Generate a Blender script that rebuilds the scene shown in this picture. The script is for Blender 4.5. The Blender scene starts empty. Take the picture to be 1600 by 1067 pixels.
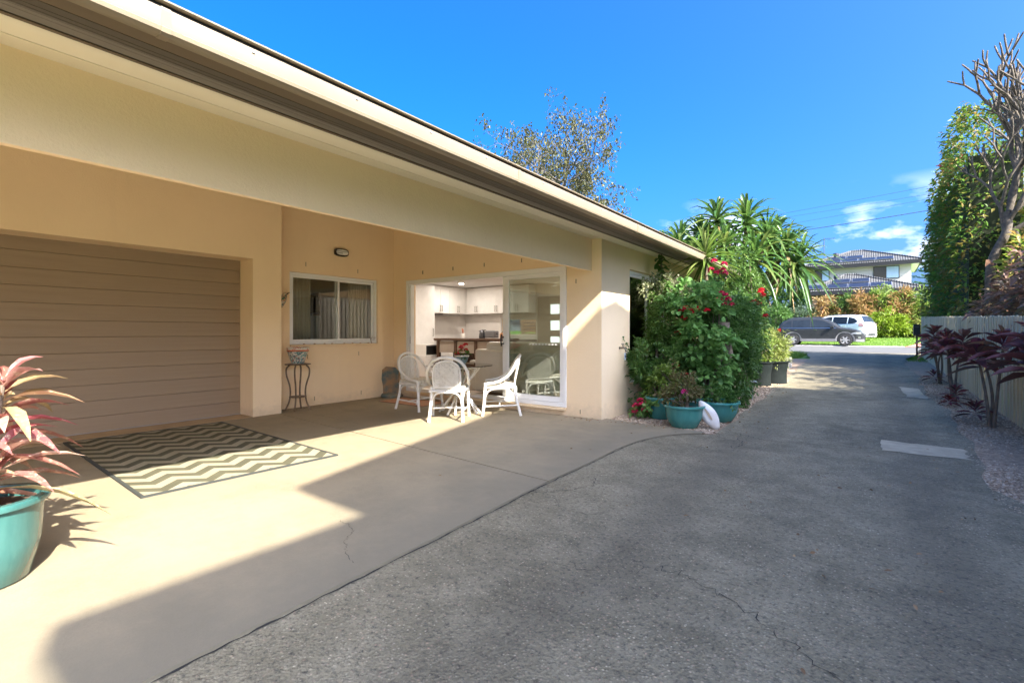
import bpy, bmesh, math, random
import numpy as np
from mathutils import Vector, Matrix
R = math.radians
random.seed(7); rng = np.random.default_rng(7)
scene = bpy.context.scene
COL = scene.collection

# ------------------------------------------------------------------ camera, sky, sun, exposure
cam_d = bpy.data.cameras.new('camera'); cam = bpy.data.objects.new('camera', cam_d); COL.objects.link(cam)
cam.location = (0, 0, 1.2)
YAW = math.atan(568 / 757)
cam.rotation_euler = (R(90), 0, YAW)
cam_d.sensor_width = 36; cam_d.lens = 36 * 757 / 1600
cam_d.shift_y = (533.5 - 520) / 1600 * -1
cam_d.clip_start = .05; cam_d.clip_end = 2000
scene.camera = cam

SUN = Vector((1.17, -0.40, 1.0)).normalized()
world = bpy.data.worlds.new('World'); scene.world = world; world.use_nodes = True
wn = world.node_tree.nodes; wl = world.node_tree.links
bgn = wn['Background']
sky = wn.new('ShaderNodeTexSky'); sky.sky_type = 'NISHITA'; sky.sun_disc = False
sky.sun_elevation = math.asin(SUN.z); sky.sun_rotation = math.atan2(SUN.x, SUN.y)
sky.air_density = 0.56; sky.dust_density = 6.5; sky.ozone_density = 8.0
hs = wn.new('ShaderNodeHueSaturation'); hs.inputs['Saturation'].default_value = 1.30; hs.inputs['Value'].default_value = 1.0
wl.new(sky.outputs[0], hs.inputs['Color'])
# scattered low cumulus all round the horizon
tc = wn.new('ShaderNodeTexCoord'); mp = wn.new('ShaderNodeMapping'); mp.inputs['Scale'].default_value = (1, 1, 2.1); mp.inputs['Location'].default_value = (3.17, 1.3, 0.23)
wl.new(tc.outputs['Generated'], mp.inputs[0])
nz = wn.new('ShaderNodeTexNoise'); nz.inputs['Scale'].default_value = 5.5; nz.inputs['Detail'].default_value = 9; nz.inputs['Roughness'].default_value = .52
wl.new(mp.outputs[0], nz.inputs[0])
cr = wn.new('ShaderNodeMapRange'); cr.inputs[1].default_value = .512; cr.inputs[2].default_value = .615; wl.new(nz.outputs[0], cr.inputs[0])
sp = wn.new('ShaderNodeSeparateXYZ'); wl.new(tc.outputs['Generated'], sp.inputs[0])
el = wn.new('ShaderNodeMapRange'); el.inputs[1].default_value = .25; el.inputs[2].default_value = .15; wl.new(sp.outputs[2], el.inputs[0])
mu = wn.new('ShaderNodeMath'); mu.operation = 'MULTIPLY'; wl.new(cr.outputs[0], mu.inputs[0]); wl.new(el.outputs[0], mu.inputs[1])
mu2 = wn.new('ShaderNodeMath'); mu2.operation = 'MULTIPLY'; mu2.inputs[1].default_value = .85; wl.new(mu.outputs[0], mu2.inputs[0])
mx = wn.new('ShaderNodeMix'); mx.data_type = 'RGBA'; wl.new(mu2.outputs[0], mx.inputs[0]); wl.new(hs.outputs[0], mx.inputs[6]); mx.inputs[7].default_value = (4.0, 4.1, 4.3, 1)
wl.new(mx.outputs[2], bgn.inputs[0]); bgn.inputs[1].default_value = 0.088

sun_d = bpy.data.lights.new('sun', 'SUN'); sun_d.energy = 2.5; sun_d.angle = R(.55); sun_d.color = (1, .93, .82)
sun = bpy.data.objects.new('sun', sun_d); COL.objects.link(sun)
sun.rotation_euler = SUN.to_track_quat('Z', 'Y').to_euler(); sun.location = (20, -8, 30)
vs = scene.view_settings; vs.view_transform = 'Standard'; vs.look = 'None'; vs.gamma = 1; vs.use_curve_mapping = False
vs.exposure = 3.0
scene.cycles.max_bounces = 10; scene.cycles.diffuse_bounces = 5; scene.cycles.transparent_max_bounces = 24
scene.cycles.use_denoising = True

# ------------------------------------------------------------------ helpers
def gz(y):                                   # lie of the land along the driveway
    if y < 6.5: return 0.0
    if y < 35: return .0145 * (y - 6.5)
    if y < 43: return .413 + .055 * (y - 35)
    if y < 60: return .853 + .04 * (y - 43)
    return 1.533

_M = {}
def nodes_mat(name):
    m = bpy.data.materials.new(name); m.use_nodes = True; _M[name] = m
    nt = m.node_tree; return m, nt, nt.nodes['Principled BSDF']
def N(nt, kind, **kw):
    n = nt.nodes.new(kind)
    for k, v in kw.items():
        if k.startswith('i_'): n.inputs[k[2:].replace('_', ' ')].default_value = v
        else: setattr(n, k, v)
    return n
def c4(c): return (c[0], c[1], c[2], 1)
def mixc(nt, fac, a, b, blend='MIX'):
    m = nt.nodes.new('ShaderNodeMix'); m.data_type = 'RGBA'; m.blend_type = blend
    for s, v in ((0, fac), (6, a), (7, b)):
        if hasattr(v, 'is_output') or isinstance(v, bpy.types.NodeSocket): nt.links.new(v, m.inputs[s])
        elif s == 0: m.inputs[0].default_value = v
        else: m.inputs[s].default_value = c4(v)
    return m.outputs[2]
def noise(nt, vec, scale, detail=4, rough=.55, dist=0):
    n = nt.nodes.new('ShaderNodeTexNoise'); n.inputs['Scale'].default_value = scale; n.inputs['Detail'].default_value = detail
    n.inputs['Roughness'].default_value = rough; n.inputs['Distortion'].default_value = dist
    if vec is not None: nt.links.new(vec, n.inputs['Vector'])
    return n.outputs[0]
def ramp(nt, v, a, b, lo=0, hi=1):
    n = nt.nodes.new('ShaderNodeMapRange'); n.inputs[1].default_value = a; n.inputs[2].default_value = b
    n.inputs[3].default_value = lo; n.inputs[4].default_value = hi; nt.links.new(v, n.inputs[0]); return n.outputs[0]
def coords(nt, kind='Object', scale=(1, 1, 1)):
    t = nt.nodes.new('ShaderNodeTexCoord')
    if scale == (1, 1, 1): return t.outputs[kind]
    m = nt.nodes.new('ShaderNodeMapping'); m.inputs['Scale'].default_value = scale; nt.links.new(t.outputs[kind], m.inputs[0]); return m.outputs[0]
def bump(nt, bsdf, h, strength=.3, dist=.01):
    b = nt.nodes.new('ShaderNodeBump'); b.inputs['Strength'].default_value = strength; b.inputs['Distance'].default_value = dist
    nt.links.new(h, b.inputs['Height']); nt.links.new(b.outputs[0], bsdf.inputs['Normal'])

def MAT(name, col, col2=None, rough=.6, scale=4, bstr=0, bscale=60, metal=0, spec=.5, coat=0, sc3=(1, 1, 1), lo=.35, hi=.65, island=0):
    if name in _M: return _M[name]
    m, nt, b = nodes_mat(name)
    v = coords(nt, 'Object', sc3)
    col2 = col2 or tuple(x * .92 for x in col)
    c = mixc(nt, ramp(nt, noise(nt, v, scale), lo, hi), col, col2)
    if island:
        g = nt.nodes.new('ShaderNodeNewGeometry'); c = mixc(nt, ramp(nt, g.outputs['Random Per Island'], 0, 1, 0, island), c, tuple(x * .35 for x in col))
    nt.links.new(c, b.inputs['Base Color'])
    b.inputs['Roughness'].default_value = rough; b.inputs['Metallic'].default_value = metal
    b.inputs['Specular IOR Level'].default_value = spec; b.inputs['Coat Weight'].default_value = coat
    if bstr: bump(nt, b, noise(nt, v, bscale, 5), bstr, .01)
    return m

def LEAF(name, cols, rough=.45, trans=.35, spec=.4, veins=0):
    """per-leaf colour picked at random from cols, with some light let through"""
    if name in _M: return _M[name]
    m, nt, b = nodes_mat(name)
    g = nt.nodes.new('ShaderNodeNewGeometry')
    cr_ = nt.nodes.new('ShaderNodeValToRGB'); e = cr_.color_ramp.elements
    while len(e) < len(cols): e.new(.5)
    for i, c in enumerate(cols): e[i].position = i / max(1, len(cols) - 1); e[i].color = c4(c)
    nt.links.new(g.outputs['Random Per Island'], cr_.inputs[0])
    c = cr_.outputs[0]
    v = coords(nt)
    c = mixc(nt, ramp(nt, noise(nt, v, 14, 3), .3, .7, 0, .35), c, tuple(x * .55 for x in cols[0]))
    nt.links.new(c, b.inputs['Base Color']); b.inputs['Roughness'].default_value = rough; b.inputs['Specular IOR Level'].default_value = spec
    t = nt.nodes.new('ShaderNodeBsdfTranslucent'); nt.links.new(c, t.inputs[0])
    ms = nt.nodes.new('ShaderNodeMixShader'); ms.inputs[0].default_value = trans
    nt.links.new(b.outputs[0], ms.inputs[1]); nt.links.new(t.outputs[0], ms.inputs[2]); nt.links.new(ms.outputs[0], nt.nodes['Material Output'].inputs[0])
    return m

def GLASS(name, tint=(.92, .95, .93), boost=1.7, rough=.0):
    if name in _M: return _M[name]
    m, nt, b = nodes_mat(name); nt.nodes.remove(b)
    f = N(nt, 'ShaderNodeFresnel'); f.inputs[0].default_value = 1.5
    mm = N(nt, 'ShaderNodeMath', operation='MULTIPLY', use_clamp=True); mm.inputs[1].default_value = boost; nt.links.new(f.outputs[0], mm.inputs[0])
    t = N(nt, 'ShaderNodeBsdfTransparent'); t.inputs[0].default_value = c4(tint)
    g = N(nt, 'ShaderNodeBsdfGlossy'); g.inputs['Roughness'].default_value = rough
    ms = N(nt, 'ShaderNodeMixShader'); nt.links.new(mm.outputs[0], ms.inputs[0]); nt.links.new(t.outputs[0], ms.inputs[1]); nt.links.new(g.outputs[0], ms.inputs[2])
    nt.links.new(ms.outputs[0], nt.nodes['Material Output'].inputs[0]); return m
def EMIT(name, col, s):
    if name in _M: return _M[name]
    m, nt, b = nodes_mat(name); b.inputs['Base Color'].default_value = c4(col)
    b.inputs['Emission Color'].default_value = c4(col); b.inputs['Emission Strength'].default_value = s; return m

class MB:
    def __init__(s): s.v = []; s.f = []
    def add(s, vs, fs):
        o = len(s.v); s.v += [tuple(p) for p in vs]; s.f += [tuple(i + o for i in f) for f in fs]; return s
    def box(s, a, b):
        x0, y0, z0 = (min(a[i], b[i]) for i in range(3)); x1, y1, z1 = (max(a[i], b[i]) for i in range(3))
        return s.add([(x0,y0,z0),(x1,y0,z0),(x1,y1,z0),(x0,y1,z0),(x0,y0,z1),(x1,y0,z1),(x1,y1,z1),(x0,y1,z1)],
                     [(0,3,2,1),(4,5,6,7),(0,1,5,4),(1,2,6,5),(2,3,7,6),(3,0,4,7)])
    def prism(s, poly, axis, a, b):
        """poly: 2D points in the other two axes (in order), extruded along axis from a to b"""
        def P(u, w, t): return {'x': (t, u, w), 'y': (u, t, w), 'z': (u, w, t)}[axis]
        n = len(poly); vs = [P(u, w, a) for u, w in poly] + [P(u, w, b) for u, w in poly]
        fs = [tuple(range(n))[::-1], tuple(range(n, 2 * n))] + [(i, (i + 1) % n, n + (i + 1) % n, n + i) for i in range(n)]
        return s.add(vs, fs)
    def tube(s, path, rad, n=8, cap=True, closed=False):
        path = [Vector(p) for p in path]; k = len(path)
        rad = [rad] * k if not hasattr(rad, '__len__') else rad
        vs, fs = [], []; prev = None
        for i, p in enumerate(path):
            if closed: t = path[(i + 1) % k] - path[i - 1]
            else: t = path[min(i + 1, k - 1)] - path[max(i - 1, 0)]
            t = t.normalized() if t.length > 1e-9 else Vector((0, 0, 1))
            if prev is None:
                prev = t.orthogonal().normalized()
            prev = (prev - t * prev.dot(t)); prev = prev.normalized() if prev.length > 1e-6 else t.orthogonal().normalized()
            q = t.cross(prev)
            for j in range(n):
                a = 2 * math.pi * j / n; vs.append(p + (prev * math.cos(a) + q * math.sin(a)) * rad[i])
        m = k if closed else k - 1
        for i in range(m):
            i2 = (i + 1) % k
            for j in range(n):
                fs.append((i * n + j, i * n + (j + 1) % n, i2 * n + (j + 1) % n, i2 * n + j))
        if cap and not closed: fs.append(tuple(range(n))[::-1]); fs.append(tuple(range((k - 1) * n, k * n)))
        return s.add(vs, fs)
    def lathe(s, prof, n=32, c=(0, 0), cap0=True, cap1=False, wob=0):
        vs, fs = [], []
        for i, (r, z) in enumerate(prof):
            for j in range(n):
                a = 2 * math.pi * j / n; rr = r * (1 + wob * math.sin(3 * a + i))
                vs.append((c[0] + rr * math.cos(a), c[1] + rr * math.sin(a), z))
        for i in range(len(prof) - 1):
            for j in range(n): fs.append((i*n+j, i*n+(j+1)%n, (i+1)*n+(j+1)%n, (i+1)*n+j))
        if cap0: fs.append(tuple(range(n))[::-1])
        if cap1: fs.append(tuple(range((len(prof)-1)*n, len(prof)*n)))
        return s.add(vs, fs)
    def xf(s, M):
        s.v = [tuple(M @ Vector(p)) for p in s.v]; return s
    def build(s, name, mat, parent=None, smooth=None, bevel=0, seg=2, loc=None):
        me = bpy.data.meshes.new(name); me.from_pydata(s.v, [], s.f); me.update()
        if bevel or True:
            bm = bmesh.new(); bm.from_mesh(me); bmesh.ops.recalc_face_normals(bm, faces=bm.faces)
            if bevel:
                es = [e for e in bm.edges if len(e.link_faces) == 2 and e.calc_face_angle(0) > .5]
                bmesh.ops.bevel(bm, geom=es, offset=bevel, segments=seg, affect='EDGES', profile=.6)
            bm.to_mesh(me); bm.free()
        return link(name, me, mat, parent, smooth, loc)
def link(name, me, mat, parent=None, smooth=None, loc=None):
    o = bpy.data.objects.new(name, me); COL.objects.link(o)
    for m in (mat if isinstance(mat, (list, tuple)) else [mat]): me.materials.append(m)
    if smooth is not None:
        me.shade_smooth()
        if smooth < 179: me.set_sharp_from_angle(angle=R(smooth))
    if parent: o.parent = parent
    if loc is not None: o.location = loc
    return o
def tag(o, label=None, cat=None, group=None, kind=None):
    if label: o['label'] = label
    if cat: o['category'] = cat
    if group: o['group'] = group
    if kind: o['kind'] = kind
    return o
def thing(name, label, cat, loc=(0, 0, 0), rz=0, group=None):
    o = bpy.data.objects.new(name, None); COL.objects.link(o); o.location = loc; o.rotation_euler = (0, 0, rz); o.empty_display_size = .1
    return tag(o, label, cat, group)
def copy_tree(o, parent=None):
    c = o.copy(); COL.objects.link(c)
    if parent: c.parent = parent
    for ch in list(o.children): copy_tree(ch, c)
    return c
def struct(o): o['kind'] = 'structure'; return o

def smooth_path(pts, n=6):
    """Catmull-Rom through pts"""
    P = [np.array(p, float) for p in pts]; P = [2*P[0]-P[1]] + P + [2*P[-1]-P[-2]]; out = []
    for i in range(1, len(P) - 2):
        for k in range(n):
            t = k / n; a, b, c, d = P[i-1], P[i], P[i+1], P[i+2]
            out.append(tuple(.5*((2*b) + (c-a)*t + (2*a-5*b+4*c-d)*t*t + (3*b-a-3*c+d)*t**3)))
    out.append(tuple(P[-2])); return out

# ---- leaves: every leaf is a small folded, curved strip of faces
OVAL = [(0, .12), (.25, .8), (.55, 1), (.82, .62), (1, .06)]
STRAP = [(0, .7), (.2, .95), (.45, 1), (.7, .8), (.88, .45), (1, .04)]
SIMPLE = [(0, .15), (.45, 1), (1, .08)]
def unit(a): return a / np.maximum(np.linalg.norm(a, axis=-1, keepdims=True), 1e-9)
def leaves(name, P, D, L, W, mat, parent=None, prof=SIMPLE, droop=.2, fold=.25, up=None, kink=0, loc=None):
    P = np.asarray(P, float); D = unit(np.asarray(D, float)); n = len(P)
    L = np.broadcast_to(np.asarray(L, float), (n,)); W = np.broadcast_to(np.asarray(W, float), (n,))
    if up is None:
        up = np.array([0, 0, 1.]) + rng.normal(0, .45, (n, 3))
    Sd = unit(np.cross(D, up)); U = unit(np.cross(Sd, D))
    dr = np.broadcast_to(np.asarray(droop, float), (n,))
    m = len(prof); V = np.zeros((n, m, 3, 3))
    for i, (t, w) in enumerate(prof):
        c = P + D * (t * L)[:, None]
        c = c.copy(); c[:, 2] -= dr * L * t * t
        if kink: c[:, 2] -= np.maximum(0, t - .6) * L * kink
        hw = (w * W * .5)[:, None]
        V[:, i, 0] = c - Sd * hw + U * hw * fold * 2
        V[:, i, 1] = c
        V[:, i, 2] = c + Sd * hw + U * hw * fold * 2
    idx = np.arange(n * m * 3).reshape(n, m, 3); F = []
    for i in range(m - 1):
        for k in (0, 1):
            F.append(np.stack([idx[:, i, k], idx[:, i, k+1], idx[:, i+1, k+1], idx[:, i+1, k]], -1))
    F = np.concatenate(F).reshape(-1, 4)
    return npmesh(name, V.reshape(-1, 3), F, mat, parent, smooth=True, loc=loc)
def npmesh(name, V, F, mat, parent=None, smooth=False, loc=None):
    me = bpy.data.meshes.new(name); V = np.ascontiguousarray(V, np.float32); F = np.ascontiguousarray(F, np.int32); k = F.shape[1]
    me.vertices.add(len(V)); me.vertices.foreach_set('co', V.ravel())
    me.loops.add(F.size); me.loops.foreach_set('vertex_index', F.ravel())
    me.polygons.add(len(F)); me.polygons.foreach_set('loop_start', np.arange(len(F), dtype=np.int32) * k)
    if smooth: me.polygons.foreach_set('use_smooth', np.ones(len(F), bool))
    me.update(calc_edges=True); me.validate()
    return link(name, me, mat, parent, None, loc)
def dirs(n):
    return unit(rng.normal(0, 1, (n, 3)))
def crown_points(c, r, n, clumps=40, cr=.33, shell=.55, flat=1.0):
    """points gathered in clumps through an ellipsoid; returns points and outward directions"""
    c = np.array(c, float); r = np.array(r, float)
    d = dirs(clumps); rad = shell + (1 - shell) * rng.random(clumps) ** .6
    cc = d * rad[:, None]
    k = rng.integers(0, clumps, n); o = dirs(n) * (rng.random(n) ** .5)[:, None] * cr * (.6 + .8 * rng.random(clumps)[k])[:, None]
    sz_ = np.where(rng.random(clumps) < .25, 1.18, 1.0)[k]
    p = cc[k] * sz_[:, None] + o
    out = unit(unit(o) * .8 + unit(p) * .7 + rng.normal(0, .35, (n, 3)) + np.array([0, 0, .25]))
    return c + p * r, out
# ------------------------------------------------------------------ materials of the setting
def m_render(name, c, c2):
    m, nt, b = nodes_mat(name); v = coords(nt)
    a = ramp(nt, noise(nt, v, .9, 5, .6), .3, .7)
    col = mixc(nt, a, c, c2)
    st = noise(nt, coords(nt, 'Object', (6, 6, .7)), 1.6, 5, .65)
    col = mixc(nt, ramp(nt, st,   .55, .85, 0, .10), col, tuple(x * .62 for x in c))
    sz_ = N(nt, 'ShaderNodeSeparateXYZ'); nt.links.new(v, sz_.inputs[0]); zn = N(nt, 'ShaderNodeMath', operation='ADD'); nt.links.new(sz_.outputs[2], zn.inputs[0]); nt.links.new(ramp(nt, noise(nt, v, 9, 6, .7), .2, .8, -.14, .14), zn.inputs[1])
    col = mixc(nt, ramp(nt, zn.outputs[0], .0, .20, .38, 0), col, tuple(x * .5 for x in c))      # splashed dirt at the foot of the wall
    nt.links.new(col, b.inputs['Base Color']); b.inputs['Roughness'].default_value = .85; b.inputs['Specular IOR Level'].default_value = .25
    h = noise(nt, v, 55, 6, .7); h2 = noise(nt, v, 7, 3)
    mm = N(nt, 'ShaderNodeMath', operation='ADD'); nt.links.new(h, mm.inputs[0]); nt.links.new(h2, mm.inputs[1])
    bump(nt, b, mm.outputs[0], .42, .009); return m
WALL = m_render('cream_render', (.93, .72, .46), (.88, .675, .425))
WALL_G = m_render('far_cladding', (.62, .60, .50), (.55, .53, .45))

def m_slab():
    m, nt, b = nodes_mat('broom_concrete'); v = coords(nt)
    c = mixc(nt, ramp(nt, noise(nt, v, .8, 8, .65), .38, .64), (.285, .23, .148), (.245, .20, .131))
    c = mixc(nt, ramp(nt, noise(nt, v, 2.3, 9, .75), .47, .68, 0, .6), c, (.16, .132, .086))
    c = mixc(nt, ramp(nt, noise(nt, v, 90, 3, .7), .3, .7, 0, .35), c, (.335, .282, .185))
    vo = N(nt, 'ShaderNodeTexVoronoi'); vo.inputs['Scale'].default_value = 9; nt.links.new(v, vo.inputs[0])
    c = mixc(nt, ramp(nt, vo.outputs['Distance'], .015, .04, .55, 0), c, (.08, .06, .045))
    # weathered strip towards the driveway edge, with the shade there coloured in too
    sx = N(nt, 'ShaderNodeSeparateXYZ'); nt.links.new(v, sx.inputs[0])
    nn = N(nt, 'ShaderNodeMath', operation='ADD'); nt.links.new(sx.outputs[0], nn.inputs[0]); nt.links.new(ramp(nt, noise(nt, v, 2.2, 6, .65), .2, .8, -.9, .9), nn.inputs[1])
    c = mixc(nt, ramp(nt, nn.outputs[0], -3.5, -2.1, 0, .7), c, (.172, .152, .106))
    nt.links.new(c, b.inputs['Base Color']); b.inputs['Roughness'].default_value = .8; b.inputs['Specular IOR Level'].default_value = .3
    bump(nt, b, noise(nt, v, 120, 4, .7), .35, .004); return m
def m_drive():
    m, nt, b = nodes_mat('exposed_aggregate'); v = coords(nt)
    big = noise(nt, v, .8, 7, .62, .4)
    c = mixc(nt, ramp(nt, big, .30, .68), (.118, .102, .062), (.25, .216, .136))
    c = mixc(nt, ramp(nt, noise(nt, v, 4.2, 7, .7), .42, .72, 0, .55), c, (.36, .315, .21))
    vo = N(nt, 'ShaderNodeTexVoronoi'); vo.inputs['Scale'].default_value = 80; nt.links.new(v, vo.inputs[0])
    sc_ = N(nt, 'ShaderNodeSeparateColor'); nt.links.new(vo.outputs['Color'], sc_.inputs[0])
    stone = ramp(nt, sc_.outputs[0], .35, 1.0, 0, 1)
    edge = ramp(nt, vo.outputs['Distance'], .28, .48, 1, 0)
    mm = N(nt, 'ShaderNodeMath', operation='MULTIPLY'); nt.links.new(stone, mm.inputs[0]); nt.links.new(edge, mm.inputs[1])
    sc2 = mixc(nt, sc_.outputs[1], (.60, .51, .35), (.095, .084, .063)); sc2 = mixc(nt, ramp(nt, sc_.outputs[2], .8, 1), sc2, (.45, .30, .2))
    patch = ramp(nt, noise(nt, v, 1.4, 5, .6), .35, .62, .45, 1.0)
    m2 = N(nt, 'ShaderNodeMath', operation='MULTIPLY'); nt.links.new(mm.outputs[0], m2.inputs[0]); nt.links.new(patch, m2.inputs[1])
    c = mixc(nt, m2.outputs[0], c, sc2)
    tx = N(nt, 'ShaderNodeSeparateXYZ'); nt.links.new(v, tx.inputs[0]); tn = N(nt, 'ShaderNodeMath', operation='ADD'); nt.links.new(tx.outputs[0], tn.inputs[0]); nt.links.new(ramp(nt, noise(nt, v, .7, 4), .2, .8, -.25, .25), tn.inputs[1])
    tp_ = N(nt, 'ShaderNodeMath', operation='PINGPONG'); tp_.inputs[1].default_value = .72; tsh = N(nt, 'ShaderNodeMath', operation='ADD'); tsh.inputs[1].default_value = 10.52; nt.links.new(tn.outputs[0], tsh.inputs[0]); nt.links.new(tsh.outputs[0], tp_.inputs[0])
    c = mixc(nt, ramp(nt, tp_.outputs[0], .42, .66, 0, .34), c, (.085, .074, .052))                # worn wheel tracks
    oil = N(nt, 'ShaderNodeTexVoronoi'); oil.inputs['Scale'].default_value = .9; nt.links.new(v, oil.inputs[0]); c = mixc(nt, ramp(nt, oil.outputs['Distance'], .05, .13, .5, 0), c, (.04, .037, .032))
    fine = noise(nt, v, 38, 5, .8)
    c = mixc(nt, ramp(nt, fine, .50, .66, 0, .75), c, (.022, .02, .018))
    nt.links.new(c, b.inputs['Base Color']); b.inputs['Roughness'].default_value = .82; b.inputs['Specular IOR Level'].default_value = .35
    hh = N(nt, 'ShaderNodeMath', operation='SUBTRACT'); nt.links.new(fine, hh.inputs[0]); nt.links.new(vo.outputs['Distance'], hh.inputs[1])
    bump(nt, b, hh.outputs[0], .75, .008); return m
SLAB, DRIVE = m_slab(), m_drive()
PATCH = MAT('concrete_patch', (.46, .39, .265), (.33, .28, .19), rough=.85, scale=6, bstr=.4, bscale=90)
GRASS = MAT('grass', (.10, .19, .02), (.06, .12, .014), rough=.9, scale=2.2, bstr=.6, bscale=40, spec=.2)
BEDM = MAT('bark_and_gravel', (.38, .28, .19), (.24, .175, .12), rough=.95, scale=14, bstr=.8, bscale=70, spec=.2)
ROADM = MAT('road_asphalt', (.12, .118, .11), (.095, .093, .088), rough=.9, scale=3, bstr=.3, bscale=60, spec=.25)
WHITE = MAT('white_aluminium', (.86, .85, .82), (.83, .82, .79), rough=.35, spec=.5)
CREAM = MAT('cream_steel', (.235, .19, .13), (.21, .17, .115), rough=.38, scale=2)
TRIM = MAT('cream_trim', (.88, .80, .62), (.84, .76, .59), rough=.4, scale=1.5)
SOFF = MAT('soffit_board', (.075, .063, .054), (.06, .05, .043), rough=.6, scale=1.4, sc3=(1, .2, 1))
SOFF2 = MAT('soffit_brown', (.13, .095, .062), (.10, .073, .048), rough=.6, scale=2, sc3=(1, .2, 1))
BLACK = MAT('black', (.012, .012, .012), rough=.5)
GDOOR = None
def m_gdoor():
    m, nt, b = nodes_mat('woodgrain_steel'); v = coords(nt, 'Object', (1, .35, 9))
    c = mixc(nt, ramp(nt, noise(nt, v, 2.2, 8, .7, .6), .3, .72), (.36, .262, .168), (.30, .216, .138))
    c = mixc(nt, ramp(nt, noise(nt, v, 5, 8, .75, .3), .55, .8, 0, .45), c, (.43, .345, .235))
    nt.links.new(c, b.inputs['Base Color']); b.inputs['Roughness'].default_value = .5; bump(nt, b, noise(nt, v, 6, 6, .7), .15, .004); return m
GDOOR = m_gdoor()
CLEAR = GLASS('window_glass')
REFL = GLASS('door_glass', (.86, .9, .87), 2.6)

# ------------------------------------------------------------------ ground, drive, slab, street
def sheet(name, xs, ys, mat, dz, f=None):
    V, F = [], []
    for y in ys:
        for x in xs: V.append((x, y, (gz(y) if f is None else f(x, y)) + dz))
    n = len(xs)
    for j in range(len(ys) - 1):
        for i in range(n - 1): F.append((j*n+i, j*n+i+1, (j+1)*n+i+1, (j+1)*n+i))
    m = MB(); m.add(V, F); return struct(m.build(name, mat))
sheet('ground', [-700, -60, -20, 0, 20, 60, 700], [-700, -60, 0, 6.5, 20, 35, 43, 60, 200, 900], GRASS, -.05)

def strip(name, rows, mat, dz):
    """rows: (y, x_left, x_right) - a sheet that follows the lie of the land"""
    V, F = [], []
    for y, a, b in rows: V += [(a, y, gz(y) + dz), (b, y, gz(y) + dz)]
    for i in range(len(rows) - 1): F.append((2*i, 2*i+1, 2*i+3, 2*i+2))
    m = MB(); m.add(V, F); return struct(m.build(name, mat))
drive_rows = [(-14, -2.6, 1.3)]
y = -6
while y < 27.3:
    xl = -2.35 if y < 5.9 else max(-2.3, -1.55) if y < 8 else -1.55 - (y - 8) * .036
    w = .035 * math.sin(y * 2.1) + .03 * math.sin(y * 5.3 + 1)
    xr = .80 + .05 * math.sin(y * .9) + w
    if y < 5.2: xr = .86 + w
    if y > 22: xl -= (y - 22) ** 1.6 * .06; xr += (y - 22) ** 1.6 * .07
    drive_rows.append((y, xl + (w if y > 6 else 0), xr)); y += .4
drive = strip('driveway', drive_rows, DRIVE, 0)
# garden beds
bed_l = strip('garden_bed', [(6.0, -3.0, -1.5), (6.4, -3.0, -1.45), (9, -3.0, -1.4), (14, -3.4, -1.5), (21.5, -4.5, -1.8)], BEDM, -.012)
bed_r = strip('garden_bed', [(-6, .9, 1.5), (5, .7, 1.5), (9, .6, 1.5), (22.5, .6, 1.5)], BEDM, -.014)
# street, far kerb, red brick crossing
strip('street', [(27.25, -90, 90), (31, -90, 90), (34.9, -90, 90)], ROADM, -.018)
RED = MAT('red_paving', (.50, .17, .13), (.42, .14, .11), rough=.9, scale=9)
struct(MB().add([(1.3, 34.93, gz(34.93)), (3.0, 34.93, gz(34.93)), (5.4, 42, gz(42)), (3.2, 42, gz(42))], [(0, 1, 2, 3)]).build('brick_crossing', RED)).location.z = .0
KERB = MAT('kerb_concrete', (.42, .41, .39), rough=.9, bstr=.3)
for a, b in ((-60, 1.3), (3.0, 60)):
    k = struct(MB().box((a, 34.9, gz(34.9) - .1), (b, 35.05, gz(34.9) + .03)).build('kerb', KERB, bevel=.02))

# slab: polygon with its flared nose, raised a little over the drive
edge = [(-1.85, -6), (-1.93, -2), (-1.99, .3), (-2.02, 1.24), (-2.06, 2.3), (-2.10, 3.2), (-2.10, 3.95), (-2.12, 4.6), (-2.09, 5.1), (-1.98, 5.52), (-1.80, 5.80), (-1.62, 5.96)]
edge2 = [(a, b) for a, b in smooth_path([(x, y, 0) for x, y in edge], 4) for _ in [0]] if False else [(p[0], p[1]) for p in smooth_path([(x, y, 0) for x, y in edge], 5)] + [(-1.66, 6.03), (-2.05, 6.06), (-2.55, 6.10), (-2.985, 6.16)]
def slab_piece(poly, name='concrete_apron'):
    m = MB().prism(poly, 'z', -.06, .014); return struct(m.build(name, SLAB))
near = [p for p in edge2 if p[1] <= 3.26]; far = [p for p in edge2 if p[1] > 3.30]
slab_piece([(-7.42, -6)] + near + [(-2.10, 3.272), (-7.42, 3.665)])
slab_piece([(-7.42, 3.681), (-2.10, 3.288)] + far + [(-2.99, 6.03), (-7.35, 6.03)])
# patches of newer concrete let into the drive
def blotch(name, pts, z, mat, jitter=.02):
    P = []
    for i in range(len(pts)):
        a, b = np.array(pts[i]), np.array(pts[(i + 1) % len(pts)])
        for k in range(6): P.append(tuple(a + (b - a) * k / 6 + rng.normal(0, jitter, 2) * (k > 0)))
    return struct(MB().add([(x, y, gz(y) + z) for x, y in P], [tuple(range(len(P)))]).build(name, mat))
blotch('concrete_patch', [(.05, 6.8), (.05, 6.22), (.75, 6.25), (.72, 6.75)], .004, PATCH)
blotch('concrete_patch', [(.38, 12.7), (.44, 11.05), (.72, 10.95), (.68, 12.55)], .004, PATCH)
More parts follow.
